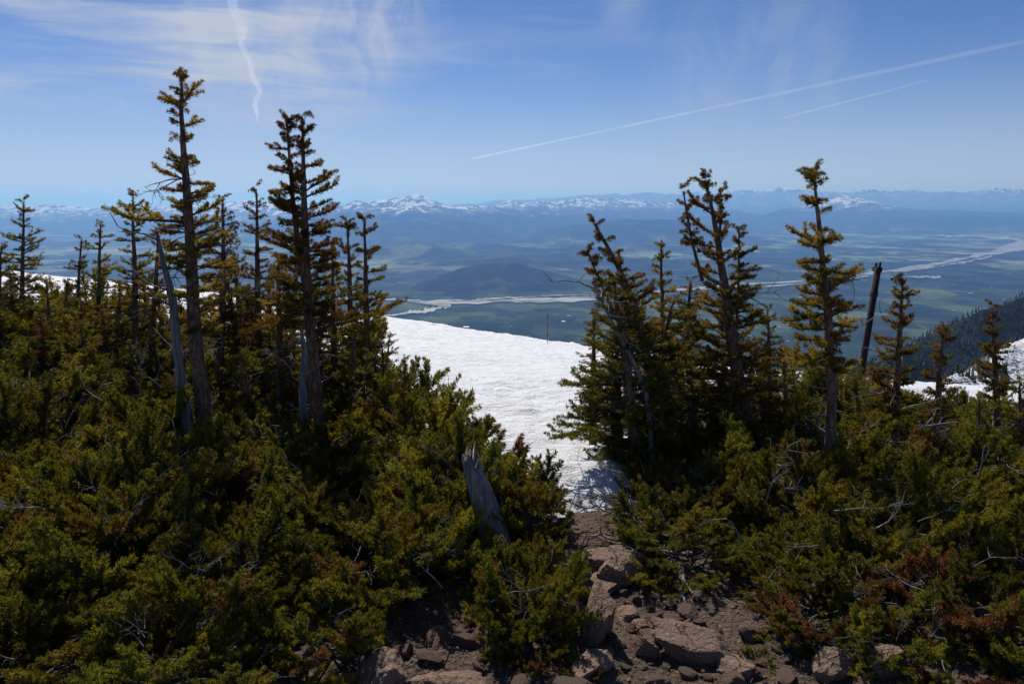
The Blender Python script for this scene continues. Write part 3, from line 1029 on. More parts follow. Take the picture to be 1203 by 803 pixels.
place_rock(736, 722, 30, 16, 26, 28, 'flat pale stone in the middle of the path', (0, 0, R(40)), (0, 0, 1), 12, 0.3)

pebbles = [rock_mesh('stone', 60 + k, np.array((1, rng.uniform(0.7, 0.95), rng.uniform(0.45, 0.7))), 11, 3, 0.07) for k in range(6)]
rg = np.random.default_rng(77)
used, tries = [], 0
while len(used) < 240 and tries < 6000:
    tries += 1
    px, py = rg.uniform(600, 960), rg.uniform(655, 815)
    if tries % 4 == 0:
        px, py = rg.uniform(-20, 640), rg.uniform(740, 815)
    lo = 660 + (py - 655) * 0.05
    hi = 770 + (py - 655) * 1.3
    if py < 740 and not (lo < px < hi):
        continue
    c = at_z(px, py, 0)
    s = float(np.clip(rg.lognormal(-2.95, 0.62), 0.014, 0.15))
    if any((c[0] - a) ** 2 + (c[1] - b) ** 2 < (0.5 * (s + t)) ** 2 for a, b, t in used):
        continue
    used.append((c[0], c[1], s))
    o = link('stone', pebbles[len(used) % 6])
    o.scale = (s * rg.uniform(0.8, 1.3), s, s * rg.uniform(0.8, 1.1))
    o.location = (c[0], c[1], float(ground_z(c[0], c[1])) + s * 0.12)
    o.rotation_euler = (rg.uniform(-0.35, 0.35), rg.uniform(-0.35, 0.35), rg.uniform(0, 6.28))
    tag(o, 'small loose brown stone lying on the bare soil', 'stone', 'loose stones on the soil')

# fine gravel and fallen needles: nobody could count them
rg = np.random.default_rng(78)
N = 9000
gx_ = rg.uniform(-2.6, 2.2, N)
gy_ = rg.uniform(2.2, 5.2, N)
gz_ = ground_z(gx_, gy_)
sz = np.clip(rg.lognormal(-5.3, 0.45, N), 0.002, 0.016)
oct_v = np.array([(1, 0, 0), (-1, 0, 0), (0, 1, 0), (0, -1, 0), (0, 0, 0.7), (0, 0, -0.7)])
oct_f = np.array([(0, 2, 4), (2, 1, 4), (1, 3, 4), (3, 0, 4), (2, 0, 5), (1, 2, 5), (3, 1, 5), (0, 3, 5)])
jit = oct_v[None] * rg.uniform(0.6, 1.4, (N, 6, 1)) + rg.normal(0, 0.2, (N, 6, 3))
ang = rg.uniform(0, 6.28, N)
ca, sa = np.cos(ang)[:, None], np.sin(ang)[:, None]
jx, jy = jit[..., 0] * ca - jit[..., 1] * sa, jit[..., 0] * sa + jit[..., 1] * ca
gv = np.stack([jx, jy, jit[..., 2]], -1) * sz[:, None, None] + np.stack([gx_, gy_, gz_ + sz * 0.2], -1)[:, None, :]
gf = (oct_f[None] + (np.arange(N) * 6)[:, None, None]).reshape(-1, 3)
tag(link('gravel', np_mesh('gravel', gv.reshape(-1, 3), gf, M_ROCK)), 'fine gravel strewn over the soil of the path', 'gravel', kind='stuff')
N = 6000
lx, ly = rg.uniform(-2.6, 2.4, N), rg.uniform(2.2, 5.2, N)
lz = ground_z(lx, ly) + 0.006
an = rg.uniform(0, 6.28, N)
ln = rg.uniform(0.008, 0.045, N)
dv = np.stack([np.cos(an), np.sin(an), rg.normal(0, 0.25, N)], -1) * ln[:, None]
sv = np.stack([-np.sin(an), np.cos(an), 0 * an], -1) * 0.0012
b0 = np.stack([lx, ly, lz], -1)
lv = np.stack([b0 - sv, b0 + sv, b0 + dv + sv * 0.5 + (0, 0, 0.002), b0 + dv - sv * 0.5 + (0, 0, 0.002)], 1)
M_LITTER = mat_plain('litter', (0.16, 0.115, 0.075), 0.8, 0, 0.6, 5)
tag(link('fallen_needle_litter', np_mesh('litter', lv.reshape(-1, 3), np.arange(N * 4).reshape(-1, 4), M_LITTER)), 'dry needles and twig bits littering the soil', 'litter', kind='stuff')

# ------------------------------------------------------------------ firs
GREEN = np.array([0.060, 0.076, 0.012])
OLIVE = np.array([0.172, 0.152, 0.017])
BROWN = np.array([0.20, 0.118, 0.034])
RUST = np.array([0.115, 0.050, 0.018])
DEEP = np.array([0.026, 0.042, 0.014])


def unit(v):
    v = np.asarray(v, float)
    return v / (np.linalg.norm(v) + 1e-9)


UP = np.array([0, 0, 1.0])


def grow_branch(N, T, p0, az, elev, length, rg, col, nl=0.024, dens=620, bare=0.28, upturn=0.5, r0=0.008, step=0.05, lat=0.5, sub=True, bush=False, cap=0.26):
    """a fir branch: a curved axis with side shoots in its plane, needles on the younger wood"""
    n = max(4, int(length / 0.05) + 2)
    s = np.linspace(0, 1, n)
    e = elev - 0.22 * np.sin(s * math.pi) + upturn * s ** 2 + rg.normal(0, 0.05)
    a = az + np.cumsum(rg.normal(0, 0.07, n))
    seg = length / (n - 1)
    d = np.stack([np.cos(e) * np.cos(a), np.cos(e) * np.sin(a), np.sin(e)], 1)
    P = np.concatenate([[p0], p0 + np.cumsum(d[:-1] * seg, 0)])
    T.add(P, np.interp(s, [0, 1], [r0, 0.0022]), 4 if r0 > 0.006 else 3, False)
    ib = int(bare * (n - 1))
    for q in range(max(ib, 0), n - 1):
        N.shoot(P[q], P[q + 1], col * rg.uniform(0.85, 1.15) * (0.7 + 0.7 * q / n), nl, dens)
    x = bare * length * 0.85 + rg.uniform(0, step)
    sd_ = rg.choice([-1, 1])
    turn = 0
    while x < length - 0.015:
        t = x / length * (n - 1)
        q = min(int(t), n - 2)
        p = P[q] + (P[q + 1] - P[q]) * (t - q)
        ax = d[q]
        side = unit(np.cross(ax, UP)) * sd_
        sd_ = -sd_
        turn += 1
        l = min(0.05 + lat * (length - x), cap) * rg.uniform(0.65, 1.25)
        if bush:
            up_ = rg.uniform(-0.02, 0.38)
            if turn % 3 == 0:
                side, up_ = side * 0.3, rg.uniform(0.5, 0.9)
        else:
            up_ = rg.uniform(-0.1, 0.65)
        dl = unit(ax * 0.72 + side * 0.8 + UP * up_)
        m_ = max(1, int(l / 0.06))
        pp = p
        c2 = col * rg.uniform(0.8, 1.25)
        for k in range(m_):
            dl = unit(dl + UP * 0.07 + rg.normal(0, 0.08, 3))
            pn = pp + dl * (l / m_)
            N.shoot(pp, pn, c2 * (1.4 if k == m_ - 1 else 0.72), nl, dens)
            if sub and l > 0.08:
                for sg in (-1, 1):
                    if rg.random() < 0.6:
                        ss = unit(np.cross(dl, UP)) * sg
                        ds = unit(dl * 0.8 + ss * 0.75 + UP * rg.uniform(0, 0.45))
                        N.shoot(pn - dl * 0.01, pn + ds * rg.uniform(0.03, 0.065), c2 * rg.uniform(0.95, 1.6), nl * 0.95, dens)
            pp = pn
        if l > 0.07:
            T.add([p, (p + pp) / 2, pp], [0.0032, 0.0026, 0.0018], 3, False)
        x += step * rg.uniform(0.6, 1.35)
    return P


def dead_twig(T, p0, d, length, rg, r0=0.006, depth=2):
    n = max(4, int(length / 0.05))
    P = [np.asarray(p0, float)]
    dd = unit(d)
    for k in range(n):
        dd = unit(dd + rg.normal(0, 0.17, 3) + np.array([0, 0, -0.02]))
        P.append(P[-1] + dd * length / n)
    T.add(np.array(P), np.linspace(r0, r0 * 0.3, n + 1), 4, True)
    if depth > 0:
        for k in range(rg.integers(2, 5)):
            q = rg.integers(1, n + 1)
            ax = unit(P[q] - P[q - 1])
            dead_twig(T, P[q], ax * 0.7 + rg.normal(0, 0.6, 3), length * rg.uniform(0.25, 0.55), rg, r0 * 0.55, depth - 1)


def make_tree(name, label, trunk_px, depth, table, r_base, seed, brown=(0.75, 0.25), leaders=(), extra=(), dens=1100, nl=0.029,
              lat=0.3, dead=8, step_px=11, base_col=OLIVE, cat='tree', lean=0.0, bare=0.25, elev=(0.55, 0.1), up=0.55, group=None, lead_r=0.26):
    """trunk_px: [(px, py)] from foot to tip; table: [(py, left reach, right reach)] in photo pixels at this tree's distance"""
    rg = np.random.default_rng(seed)
    k = depth / F / 0.985
    N, T, D = Needles(), Tubes(), Tubes()
    foot = at(trunk_px[0][0], trunk_px[0][1], depth)
    gz = float(ground_z(foot[0], depth)) - 0.08
    tp = [at(px, py, depth + lean * q / len(trunk_px)) for q, (px, py) in enumerate(trunk_px)]
    if tp[0][2] > gz:
        tp = [np.array([foot[0] + rg.uniform(-0.02, 0.02), depth, gz])] + tp
    else:
        tp[0][2] = gz
    tp = np.array(tp)
    # smooth, dense trunk line
    L = np.concatenate([[0], np.cumsum(np.linalg.norm(np.diff(tp, axis=0), axis=1))])
    s = np.linspace(0, L[-1], max(24, int(L[-1] / 0.05)))
    line = np.stack([np.interp(s, L, tp[:, q]) for q in range(3)], 1)
    for _ in range(6):
        line[1:-1] = (line[:-2] + 2 * line[1:-1] + line[2:]) / 4
    line[1:-1, 0] += 0.006 * fbm(s[1:-1] * 5, s[1:-1] * 0 + seed, 3, seed)
    rad = r_base * (1 - s / L[-1]) ** 0.75 + 0.004
    rad = rad * (1 + 0.35 * np.exp(-s / 0.12))
    Tk = Tubes()
    Tk.add(line, rad, 12, True, 0.16)
    root = bpy.data.objects.new(name, None)
    COL.objects.link(root)
    root.location = (line[0][0], line[0][1], gz)
    off = np.array(root.location)
    ztop, zlow = line[-1][2], line[0][2]
    tab = np.array(table, float)

    def fill(line_, rad_, tab_, seed_, scale=1.0):
        rows_z = []
        py = tab_[0, 0]
        while py <= tab_[-1, 0]:
            l_ = np.interp(py, tab_[:, 0], tab_[:, 1])
            r_ = np.interp(py, tab_[:, 0], tab_[:, 2])
            z = at(trunk_px[-1][0], py, depth)[2]
            q = int(np.argmin(np.abs(line_[:, 2] - z)))
            p = line_[q]
            h = (z - zlow) / (ztop - zlow)
            relh = float(np.clip((tab_[-1, 0] - py) / (tab_[-1, 0] - tab_[0, 0] + 1), 0, 1))
            el = elev[1] + (elev[0] - elev[1]) * relh
            bmix = brown[1] + (brown[0] - brown[1]) * relh
            rows = [(math.pi, l_), (0.0, r_)]
            av = (l_ + r_) / 2
            for a_ in (math.pi / 2, -math.pi / 2, math.pi * 0.75, math.pi * 0.25):
                if rg.random() < (0.72 if relh < 0.45 else 0.42):
                    rows.append((a_ + rg.uniform(-0.4, 0.4), av * rg.uniform(0.6, 0.95)))
            for a_, reach in rows:
                if reach < 4:
                    continue
                az_ = a_ + rg.uniform(-0.55, 0.55)
                ln_ = reach * k * scale * rg.uniform(0.62, 1.12) / math.cos(min(el, 1.0)) * 0.93
                c = base_col * (1 - bmix) + BROWN * bmix
                c = c * rg.uniform(0.75, 1.2)
                u_ = rg.random()
                if u_ < 0.2:
                    c = c * 0.5 + GREEN * 0.5
                elif u_ < 0.32 and brown[0] > 0.5:
                    c = BROWN * 0.6 + RUST * 0.4
                pp = p + np.array([0, 0, rg.uniform(-0.035, 0.035)])
                if ln_ < 0.09:
                    dr = np.array([math.cos(az_) * math.cos(el), math.sin(az_) * math.cos(el), math.sin(el)])
                    N.shoot(pp, pp + dr * ln_, c, nl, dens)
                    N.shoot(pp + dr * ln_ * 0.4, pp + dr * ln_ * 0.4 + unit(dr + rg.normal(0, 0.5, 3)) * 0.05, c, nl, dens)
                else:
                    grow_branch(N, T, pp, az_, el + rg.uniform(-0.32, 0.28), ln_, rg, c, nl, dens, bare + 0.15 * (1 - relh) * rg.random(), up, 0.004 + 0.016 * ln_, 0.05, lat, relh < 0.55, False, 0.10 if relh > 0.35 else 0.15)
            py += step_px * rg.uniform(0.6, 1.3) * (0.8 + 0.65 * relh)
        # needles on the leader itself
        n_ = len(line_)
        q0 = int(n_ * 0.93)
        for q in range(q0, n_ - 1):
            N.shoot(line_[q], line_[q + 1], BROWN * 0.5 + base_col * 0.5, nl, dens)

    fill(line, rad, tab, seed)
    for (lp, ltab) in leaders:
        lp3 = np.array([at(px, py, depth + 0.03) for px, py in lp])
        LL = np.concatenate([[0], np.cumsum(np.linalg.norm(np.diff(lp3, axis=0), axis=1))])
        ss = np.linspace(0, LL[-1], 24)
        l3 = np.stack([np.interp(ss, LL, lp3[:, q]) for q in range(3)], 1)
        for _ in range(3):
            l3[1:-1] = (l3[:-2] + 2 * l3[1:-1] + l3[2:]) / 4
        Tk.add(l3, np.linspace(r_base * lead_r, 0.005, 24), 8, True, 0.12)
        fill(l3, None, np.array(ltab, float), seed + 3)
    for (sx_, sy_, ex_, ey_, dz) in extra:            # long single limbs seen in the photo
        p = at(sx_, sy_, depth)
        q = at(ex_, ey_, depth + dz)
        v_ = q - p
        grow_branch(N, T, p, math.atan2(v_[1], v_[0]), math.asin(v_[2] / np.linalg.norm(v_)) - 0.1, float(np.linalg.norm(v_)), rg,
                    base_col * (1 - brown[1]) + BROWN * brown[1], nl, dens, 0.35, 0.45, 0.012, 0.045, 0.4)
    for q in range(dead):
        py = rg.uniform(tab[len(tab) // 2, 0], trunk_px[0][1])
        z = at(trunk_px[0][0], py, depth)[2]
        p = line[int(np.argmin(np.abs(line[:, 2] - z)))]
        a_ = rg.uniform(0, 6.28)
        dead_twig(D, p, (math.cos(a_), math.sin(a_), rg.uniform(-0.25, 0.3)), rg.uniform(0.14, 0.32), rg, 0.005, 2)
    for S in (Tk, T, D):
        S.v = [v_ - off for v_ in S.v]
    N.p = [np.asarray(p) - off for p in N.p]
    tag(root, label, cat, group)
    link('trunk', Tk.mesh('trunk', M_BARK), root)
    if T.v:
        link('limb_wood', T.mesh('limb_wood', M_TWIG), root)['kind'] = 'stuff'
    if D.v:
        link('dead_twigwork', D.mesh('dead_twigwork', M_DEAD), root)['kind'] = 'stuff'
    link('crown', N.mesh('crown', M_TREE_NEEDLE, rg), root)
    return root


# the two tallest
make_tree('fir_tree', 'tallest fir with thick bare trunk and knobbly brown tufts', [(246, 540), (237, 460), (228, 380), (224, 300), (219, 220), (214, 150), (213, 92)], 4.6,
          [(92, 7, 9), (104, 9, 10), (118, 5, 8), (128, 28, 34), (140, 30, 38), (150, 9, 16), (165, 14, 18), (180, 10, 20), (194, 30, 10), (206, 36, 58), (218, 40, 24), (236, 42, 34), (256, 36, 44), (280, 34, 44), (300, 45, 52), (322, 50, 50), (345, 40, 48), (365, 30, 40), (395, 18, 28)],
          0.052, 101, (0.85, 0.3), extra=[(224, 262, 134, 240, -0.15)], dead=12, step_px=13)
make_tree('fir_tree', 'second tallest fir with twin tops and a smooth brown trunk', [(374, 500), (368, 420), (361, 340), (358, 270), (357, 200), (356, 140)], 4.8,
          [(138, 6, 8), (148, 8, 14), (160, 8, 18), (175, 8, 12), (190, 8, 14), (206, 14, 28), (216, 18, 30), (232, 26, 44), (250, 34, 40), (270, 44, 35), (292, 50, 38), (312, 55, 40), (332, 58, 42), (352, 55, 46), (376, 50, 48), (400, 40, 40)],
          0.046, 102, (0.8, 0.28), leaders=[([(358, 330), (350, 285), (344, 235), (340, 185), (337, 139)], [(139, 5, 5), (160, 18, 10), (170, 28, 10), (185, 8, 6), (205, 38, 8), (222, 20, 10), (242, 25, 8), (265, 28, 8)])],
          lead_r=0.5, extra=[(372, 388, 466, 342, 0.1), (366, 360, 300, 372, -0.2)], dead=12)
# slim pair beside them
make_tree('fir_tree', 'slim fir with flat layered tufts, left of a close pair', [(413, 470), (411, 340), (408, 264)], 5.9, [(264, 7, 8), (280, 20, 10), (300, 16, 14), (322, 20, 18), (350, 24, 18), (385, 24, 20), (420, 22, 20)], 0.036, 103, (0.6, 0.3), dead=5)
make_tree('fir_tree', 'slim fir with flat layered tufts, right of a close pair', [(433, 470), (430, 340), (428, 258)], 5.6, [(258, 7, 9), (280, 12, 20), (300, 12, 24), (330, 14, 22), (360, 16, 26), (390, 18, 24), (420, 18, 20)], 0.034, 104, (0.6, 0.3), dead=5)
# smaller firs around and behind the tall ones
small = [
    ('small dark fir standing alone at the snow edge behind the thicket', [(24, 420), (26, 330), (28, 238)], 8.4, [(238, 5, 6), (255, 12, 12), (275, 17, 20), (300, 24, 26), (325, 28, 28), (350, 28, 26)], 0.030, 0.2),
    ('small slim fir with a bare lower stem before the snow', [(88, 400), (92, 340), (96, 282)], 8.0, [(282, 4, 5), (296, 12, 12), (318, 14, 14), (345, 16, 16), (370, 18, 18)], 0.024, 0.25),
    ('bushy small fir with a forked pointed top', [(112, 420), (116, 340), (118, 264)], 7.6, [(264, 5, 5), (280, 12, 12), (300, 16, 18), (325, 20, 24), (350, 24, 26), (380, 28, 28)], 0.030, 0.3),
    ('fir with a slender flat-topped crown against the far range', [(160, 430), (158, 330), (156, 232)], 7.2, [(232, 5, 5), (246, 16, 14), (268, 14, 16), (292, 18, 18), (318, 20, 20), (345, 24, 22), (380, 24, 24)], 0.034, 0.4),
    ('fir partly hidden behind the tallest trunk, leaning outward', [(172, 450), (182, 350), (186, 272)], 6.6, [(272, 4, 5), (290, 12, 12), (315, 14, 16), (345, 18, 18), (375, 20, 18)], 0.030, 0.4),
    ('fir rising close behind the tallest fir', [(256, 470), (262, 360), (262, 236)], 6.5, [(236, 5, 6), (255, 12, 14), (280, 18, 18), (305, 22, 24), (335, 26, 26), (370, 26, 26), (410, 26, 26)], 0.036, 0.5),
    ('narrow fir between the two tallest firs', [(306, 470), (303, 360), (301, 224)], 6.9, [(224, 5, 5), (240, 12, 12), (262, 16, 14), (288, 20, 18), (312, 24, 22), (340, 26, 26), (375, 28, 28), (410, 28, 28)], 0.036, 0.45),
    ('short fir in front of the second tallest fir', [(330, 500), (328, 400), (326, 300)], 5.9, [(300, 4, 5), (320, 12, 12), (345, 20, 20), (375, 24, 24), (410, 28, 26), (440, 28, 26)], 0.034, 0.4),
    ('short fir filling the gap behind the slim pair', [(395, 470), (392, 390), (390, 300)], 6.3, [(300, 4, 4), (320, 10, 12), (345, 16, 18), (375, 22, 22), (405, 24, 26), (435, 26, 28)], 0.032, 0.35),
    ('low fir on the thicket rim above the snow slope', [(425, 480), (428, 420), (430, 372)], 6.2, [(372, 6, 8), (390, 16, 16), (410, 24, 26), (435, 32, 34), (460, 36, 40)], 0.03, 0.3),
    ('low spreading fir left of the small lone fir', [(-6, 440), (-2, 360), (2, 292)], 7.6, [(292, 5, 6), (310, 14, 14), (330, 22, 24), (355, 28, 28), (385, 30, 30)], 0.030, 0.15),
    ('low fir in the thicket before the lone fir', [(62, 440), (58, 390), (55, 335)], 7.2, [(335, 5, 6), (350, 16, 16), (370, 26, 26), (395, 32, 32), (420, 34, 34)], 0.028, 0.15),
    ('low fir in the thicket below the flat-topped crown', [(135, 460), (138, 400), (140, 345)], 6.8, [(345, 6, 6), (362, 18, 18), (385, 28, 28), (412, 34, 34), (440, 36, 36)], 0.028, 0.3),
]
for q, (lab, tr, dp, tb, rb, br) in enumerate(small):
    make_tree('fir_tree', lab, tr, dp * 0.87, tb, rb, 120 + q, (br + 0.15, br * 0.6), dead=4, dens=640, step_px=10, base_col=OLIVE * 0.6 + GREEN * 0.4)

# right of the gap
make_tree('fir_tree', 'broad bushy fir whose green boughs overhang the snow', [(748, 590), (745, 500), (738, 430), (728, 380), (722, 330)], 4.5,
          [(330, 6, 8), (345, 18, 20), (365, 26, 26), (385, 34, 34), (405, 46, 40), (425, 58, 46), (445, 66, 50), (465, 72, 54), (485, 88, 58), (500, 90, 60), (515, 76, 62), (532, 62, 62), (550, 52, 60), (566, 44, 56)],
          0.045, 130, (0.25, 0.03), dead=14, base_col=GREEN * 0.75 + OLIVE * 0.25, lat=0.45, dens=900, step_px=9, elev=(0.5, -0.02), up=0.35, extra=[(742, 470, 634, 494, -0.25), (740, 440, 655, 440, 0.1)])
make_tree('fir_tree', 'leaning fir with a crooked silvery dead leader and drooping tip', [(770, 560), (768, 480), (762, 425), (748, 370), (735, 330), (716, 292), (699, 264)], 4.9,
          [(264, 6, 8), (278, 10, 14), (292, 14, 20), (310, 24, 14), (330, 28, 22), (350, 30, 26), (372, 34, 32), (395, 34, 38), (420, 36, 42), (445, 38, 44)],
          0.045, 131, (0.75, 0.25), leaders=[([(752, 420), (722, 370), (705, 330), (690, 295)], [(296, 6, 6), (312, 12, 10), (330, 14, 12), (350, 14, 12)])], dead=16)
make_tree('fir_tree', 'small upright fir between the leaning fir and the dark twisted one', [(780, 480), (778, 380), (777, 288)], 5.8, [(288, 4, 5), (302, 9, 9), (322, 12, 12), (345, 16, 16), (370, 22, 22), (400, 26, 26), (430, 28, 28)], 0.030, 132, (0.5, 0.25), dead=4)
make_tree('fir_tree', 'dark twisted fir with several tops and a thick ragged trunk', [(880, 520), (872, 470), (864, 420), (856, 370), (845, 300), (837, 250), (829, 213)], 5.1,
          [(213, 6, 6), (226, 20, 8), (240, 24, 10), (258, 34, 12), (284, 44, 14), (305, 30, 20), (330, 40, 28), (358, 38, 34), (385, 54, 46), (415, 62, 50), (445, 66, 54), (475, 60, 56)],
          0.054, 133, (0.75, 0.3), leaders=[([(862, 420), (866, 370), (868, 320), (868, 270)], [(272, 4, 4), (300, 8, 22), (325, 10, 26), (350, 12, 28), (380, 14, 30)]),
                                          ([(842, 300), (846, 265), (848, 230)], [(230, 5, 7), (245, 7, 10), (262, 8, 10)]), ([(825, 330), (812, 280), (803, 226)], [(228, 6, 6), (250, 8, 10), (290, 14, 10)])], dead=26, elev=(0.7, 0.15))
make_tree('fir_tree', 'straight slender fir with a long bare trunk and wide rusty boughs', [(974, 585), (976, 500), (976, 430), (973, 370), (968, 320), (962, 260), (956, 201)], 4.15,
          [(201, 5, 6), (212, 20, 6), (224, 22, 8), (236, 10, 10), (250, 28, 14), (264, 8, 8), (278, 48, 30), (290, 40, 20), (306, 14, 8), (324, 38, 44), (340, 46, 38), (356, 60, 30), (376, 56, 44), (396, 52, 28), (420, 58, 14), (442, 62, 22)],
          0.034, 134, (0.7, 0.38), dead=12, bare=0.2, elev=(0.45, 0.05))
make_tree('fir_tree', 'young pointed fir right beside the leaning metal post', [(1050, 560), (1052, 480), (1056, 410), (1060, 330)], 5.0, [(330, 4, 5), (345, 16, 16), (360, 12, 10), (380, 20, 16), (400, 26, 15), (420, 30, 18), (440, 34, 22), (465, 36, 28), (490, 36, 30)], 0.034, 135, (0.55, 0.2), dead=10)
make_tree('fir_tree', 'young fir with a rusty tuft on top and a thin twisted trunk', [(1096, 590), (1098, 520), (1102, 460), (1107, 394)], 4.5, [(394, 6, 8), (406, 18, 20), (416, 8, 10), (436, 22, 20), (452, 18, 16), (475, 24, 24), (500, 28, 26)], 0.030, 136, (0.7, 0.3), dead=10)
make_tree('fir_tree', 'slim fir against the snowy spur', [(1172, 520), (1170, 450), (1165, 362)], 5.7, [(362, 4, 5), (376, 9, 8), (395, 20, 12), (415, 24, 16), (440, 28, 22), (465, 32, 28), (490, 34, 30)], 0.030, 137, (0.55, 0.25), dead=4)
small_r = [
    ('small green fir between the ragged trunk and the slender fir', [(905, 500), (904, 430), (902, 364)], 6.9, [(364, 4, 4), (378, 10, 10), (398, 15, 15), (420, 20, 20), (445, 24, 24)], 0.026, 0.1),
    ('low green fir below the slim fir by the spur', [(1150, 570), (1152, 520), (1150, 468)], 5.8, [(468, 6, 6), (480, 16, 16), (500, 26, 26), (520, 34, 34), (545, 40, 40)], 0.028, 0.05),
    ('low green fir beside the spur, further along the thicket rim', [(1200, 560), (1200, 500), (1198, 450)], 6.2, [(450, 6, 6), (462, 16, 16), (480, 26, 26), (505, 34, 34), (530, 38, 38)], 0.028, 0.05),
    ('short fir between the slender fir and the metal post', [(1010, 560), (1008, 500), (1005, 442)], 6.2, [(442, 6, 6), (458, 16, 16), (480, 26, 26), (505, 32, 32), (530, 34, 34)], 0.028, 0.25),
    ('short fir below the ragged dark trunk', [(925, 540), (923, 480), (920, 420)], 6.0, [(420, 6, 6), (436, 16, 16), (460, 24, 24), (486, 32, 32), (512, 34, 34)], 0.028, 0.3),
    ('short fir tucked between the bushy and the dark twisted fir', [(815, 560), (812, 480), (810, 405)], 5.9, [(405, 6, 6), (422, 16, 16), (445, 24, 24), (470, 32, 32), (500, 36, 36), (525, 36, 36)], 0.028, 0.3),
]
for q, (lab, tr, dp, tb, rb, br) in enumerate(small_r):
    make_tree('fir_tree', lab, tr, dp * 0.86, tb, rb, 150 + q, (br + 0.15, br * 0.5), dead=4, dens=640, step_px=10, base_col=OLIVE * 0.5 + GREEN * 0.5)


# further mid-height firs that close the gaps: copies of the small ones, each a tree of its own
def copy_tree(src, x, y, top_z, rot, label, group):
    gz = float(ground_z(x, y)) - 0.06
    ch = [c for c in bpy.data.objects if c.parent == src]
    high = max(v_[2] for c in ch if c.name.startswith('trunk') for v_ in c.bound_box)
    sc_ = (top_z - gz) / high
    e = src.copy()
    COL.objects.link(e)
    e.location = (x, y, gz)
    e.rotation_euler = (rg.uniform(-0.05, 0.05), rg.uniform(-0.05, 0.05), rot)
    w_ = min(sc_, 1.0) * rg.uniform(1.15, 1.5)
    e.scale = (w_, w_, sc_)
    for c in ch:
        q = c.copy()
        COL.objects.link(q)
        q.parent = e
    tag(e, label, 'tree', group)


rg = np.random.default_rng(640)
kids = [o for o in list(bpy.data.objects) if o.name.startswith('fir_tree') and o.get('label', '') in {a[0] for a in small + small_r}]
for q, (px, py, dp) in enumerate(((12, 345, 6.3), (45, 372, 5.7), (78, 352, 6.2), (105, 385, 5.4), (128, 362, 5.9), (150, 400, 5.2), (182, 372, 5.6), (205, 405, 5.0), (262, 388, 5.2), (285, 330, 5.7), (292, 412, 5.0), (315, 372, 5.4),
                                  (342, 398, 5.1), (385, 352, 5.6), (402, 392, 5.2), (420, 412, 5.0), (452, 395, 5.5), (470, 425, 5.1), (278, 300, 6.2), (330, 262, 6.3), (0, 322, 7.0), (35, 330, 7.2), (68, 335, 6.9), (100, 322, 7.1), (140, 330, 6.6), (170, 318, 6.9), (198, 340, 6.4), (240, 330, 6.4), (275, 345, 6.1), (312, 330, 6.3), (350, 340, 6.0), (372, 372, 5.4), (440, 398, 5.7), (120, 405, 5.2), (20, 400, 5.6))):
    c = at(px, py, dp)
    copy_tree(kids[(q * 5 + 2) % len(kids)], c[0], dp, c[2], rg.uniform(0, 6.28), 'mid-height bushy fir filling the gaps among the two tallest firs', 'filler firs among the tallest firs')
for q, (px, py, dp) in enumerate(((702, 372, 4.9), (760, 350, 5.1), (790, 372, 5.2), (800, 330, 5.5), (835, 405, 5.3), (850, 440, 4.9), (895, 420, 5.2), (880, 392, 5.5), (935, 448, 4.9), (952, 470, 4.6), (1030, 470, 5.0), (1075, 500, 4.9), (730, 395, 4.7), (775, 410, 4.8), (868, 425, 5.8), (905, 432, 5.7), (940, 428, 5.9), (985, 440, 5.6), (1040, 452, 5.6), (1020, 495, 4.7), (745, 330, 5.4), (822, 368, 5.6), (725, 430, 4.5))):
    c = at(px, py, dp)
    copy_tree(kids[(q * 7 + 3) % len(kids)], c[0], dp, c[2], rg.uniform(0, 6.28), 'mid-height bushy fir filling the gaps around the dark twisted fir and the slender fir', 'filler firs around the dark twisted fir')


# ------------------------------------------------------------------ low fir shrubs of the thickets
def shrub_parts(seed, radius=0.46, height=0.5, nb=15, col=None, dens=1150):
    rg = np.random.default_rng(seed)
    N, T, D = Needles(), Tubes(), Tubes()
    for q in range(nb):
        a = 2 * math.pi * (q * 0.381966 + rg.uniform(-0.04, 0.04))
        f_ = ((q + 0.5) / nb) ** 0.75
        el = R(58) * (1 - f_) + R(2) * f_
        ln = (height * (1 - f_) + radius * f_) * rg.uniform(0.72, 1.12)
        c = (GREEN * (1 - (m_ := rg.uniform(0.2, 1.0))) + OLIVE * m_) if col is None else col * rg.uniform(0.7, 1.2)
        if col is None and rg.random() < 0.035:
            c = BROWN * 0.8
        p = np.array([rg.normal(0, 0.05), rg.normal(0, 0.05), 0.0 + rg.uniform(0, 0.06)])
        grow_branch(N, T, p, a, el, ln, rg, c, 0.029, dens, 0.5, 0.3, 0.009, 0.026, 0.55, True, True, 0.15)
    for q in range(16):
        a = rg.uniform(0, 6.28)
        r_ = rg.uniform(0.0, radius * 0.6)
        dead_twig(D, (r_ * math.cos(a), r_ * math.sin(a), rg.uniform(0.05, height * 0.6)), (math.cos(a), math.sin(a), rg.uniform(-0.1, 0.9)), rg.uniform(0.08, 0.2), rg, 0.0032, 2)
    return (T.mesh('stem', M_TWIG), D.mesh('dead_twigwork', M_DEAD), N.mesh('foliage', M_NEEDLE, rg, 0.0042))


protos = [shrub_parts(300 + q, 0.44 + 0.03 * (q % 3), 0.42 + 0.06 * (q % 2)) for q in range(7)]
rust_proto = shrub_parts(330, 0.26, 0.2, 9, RUST)


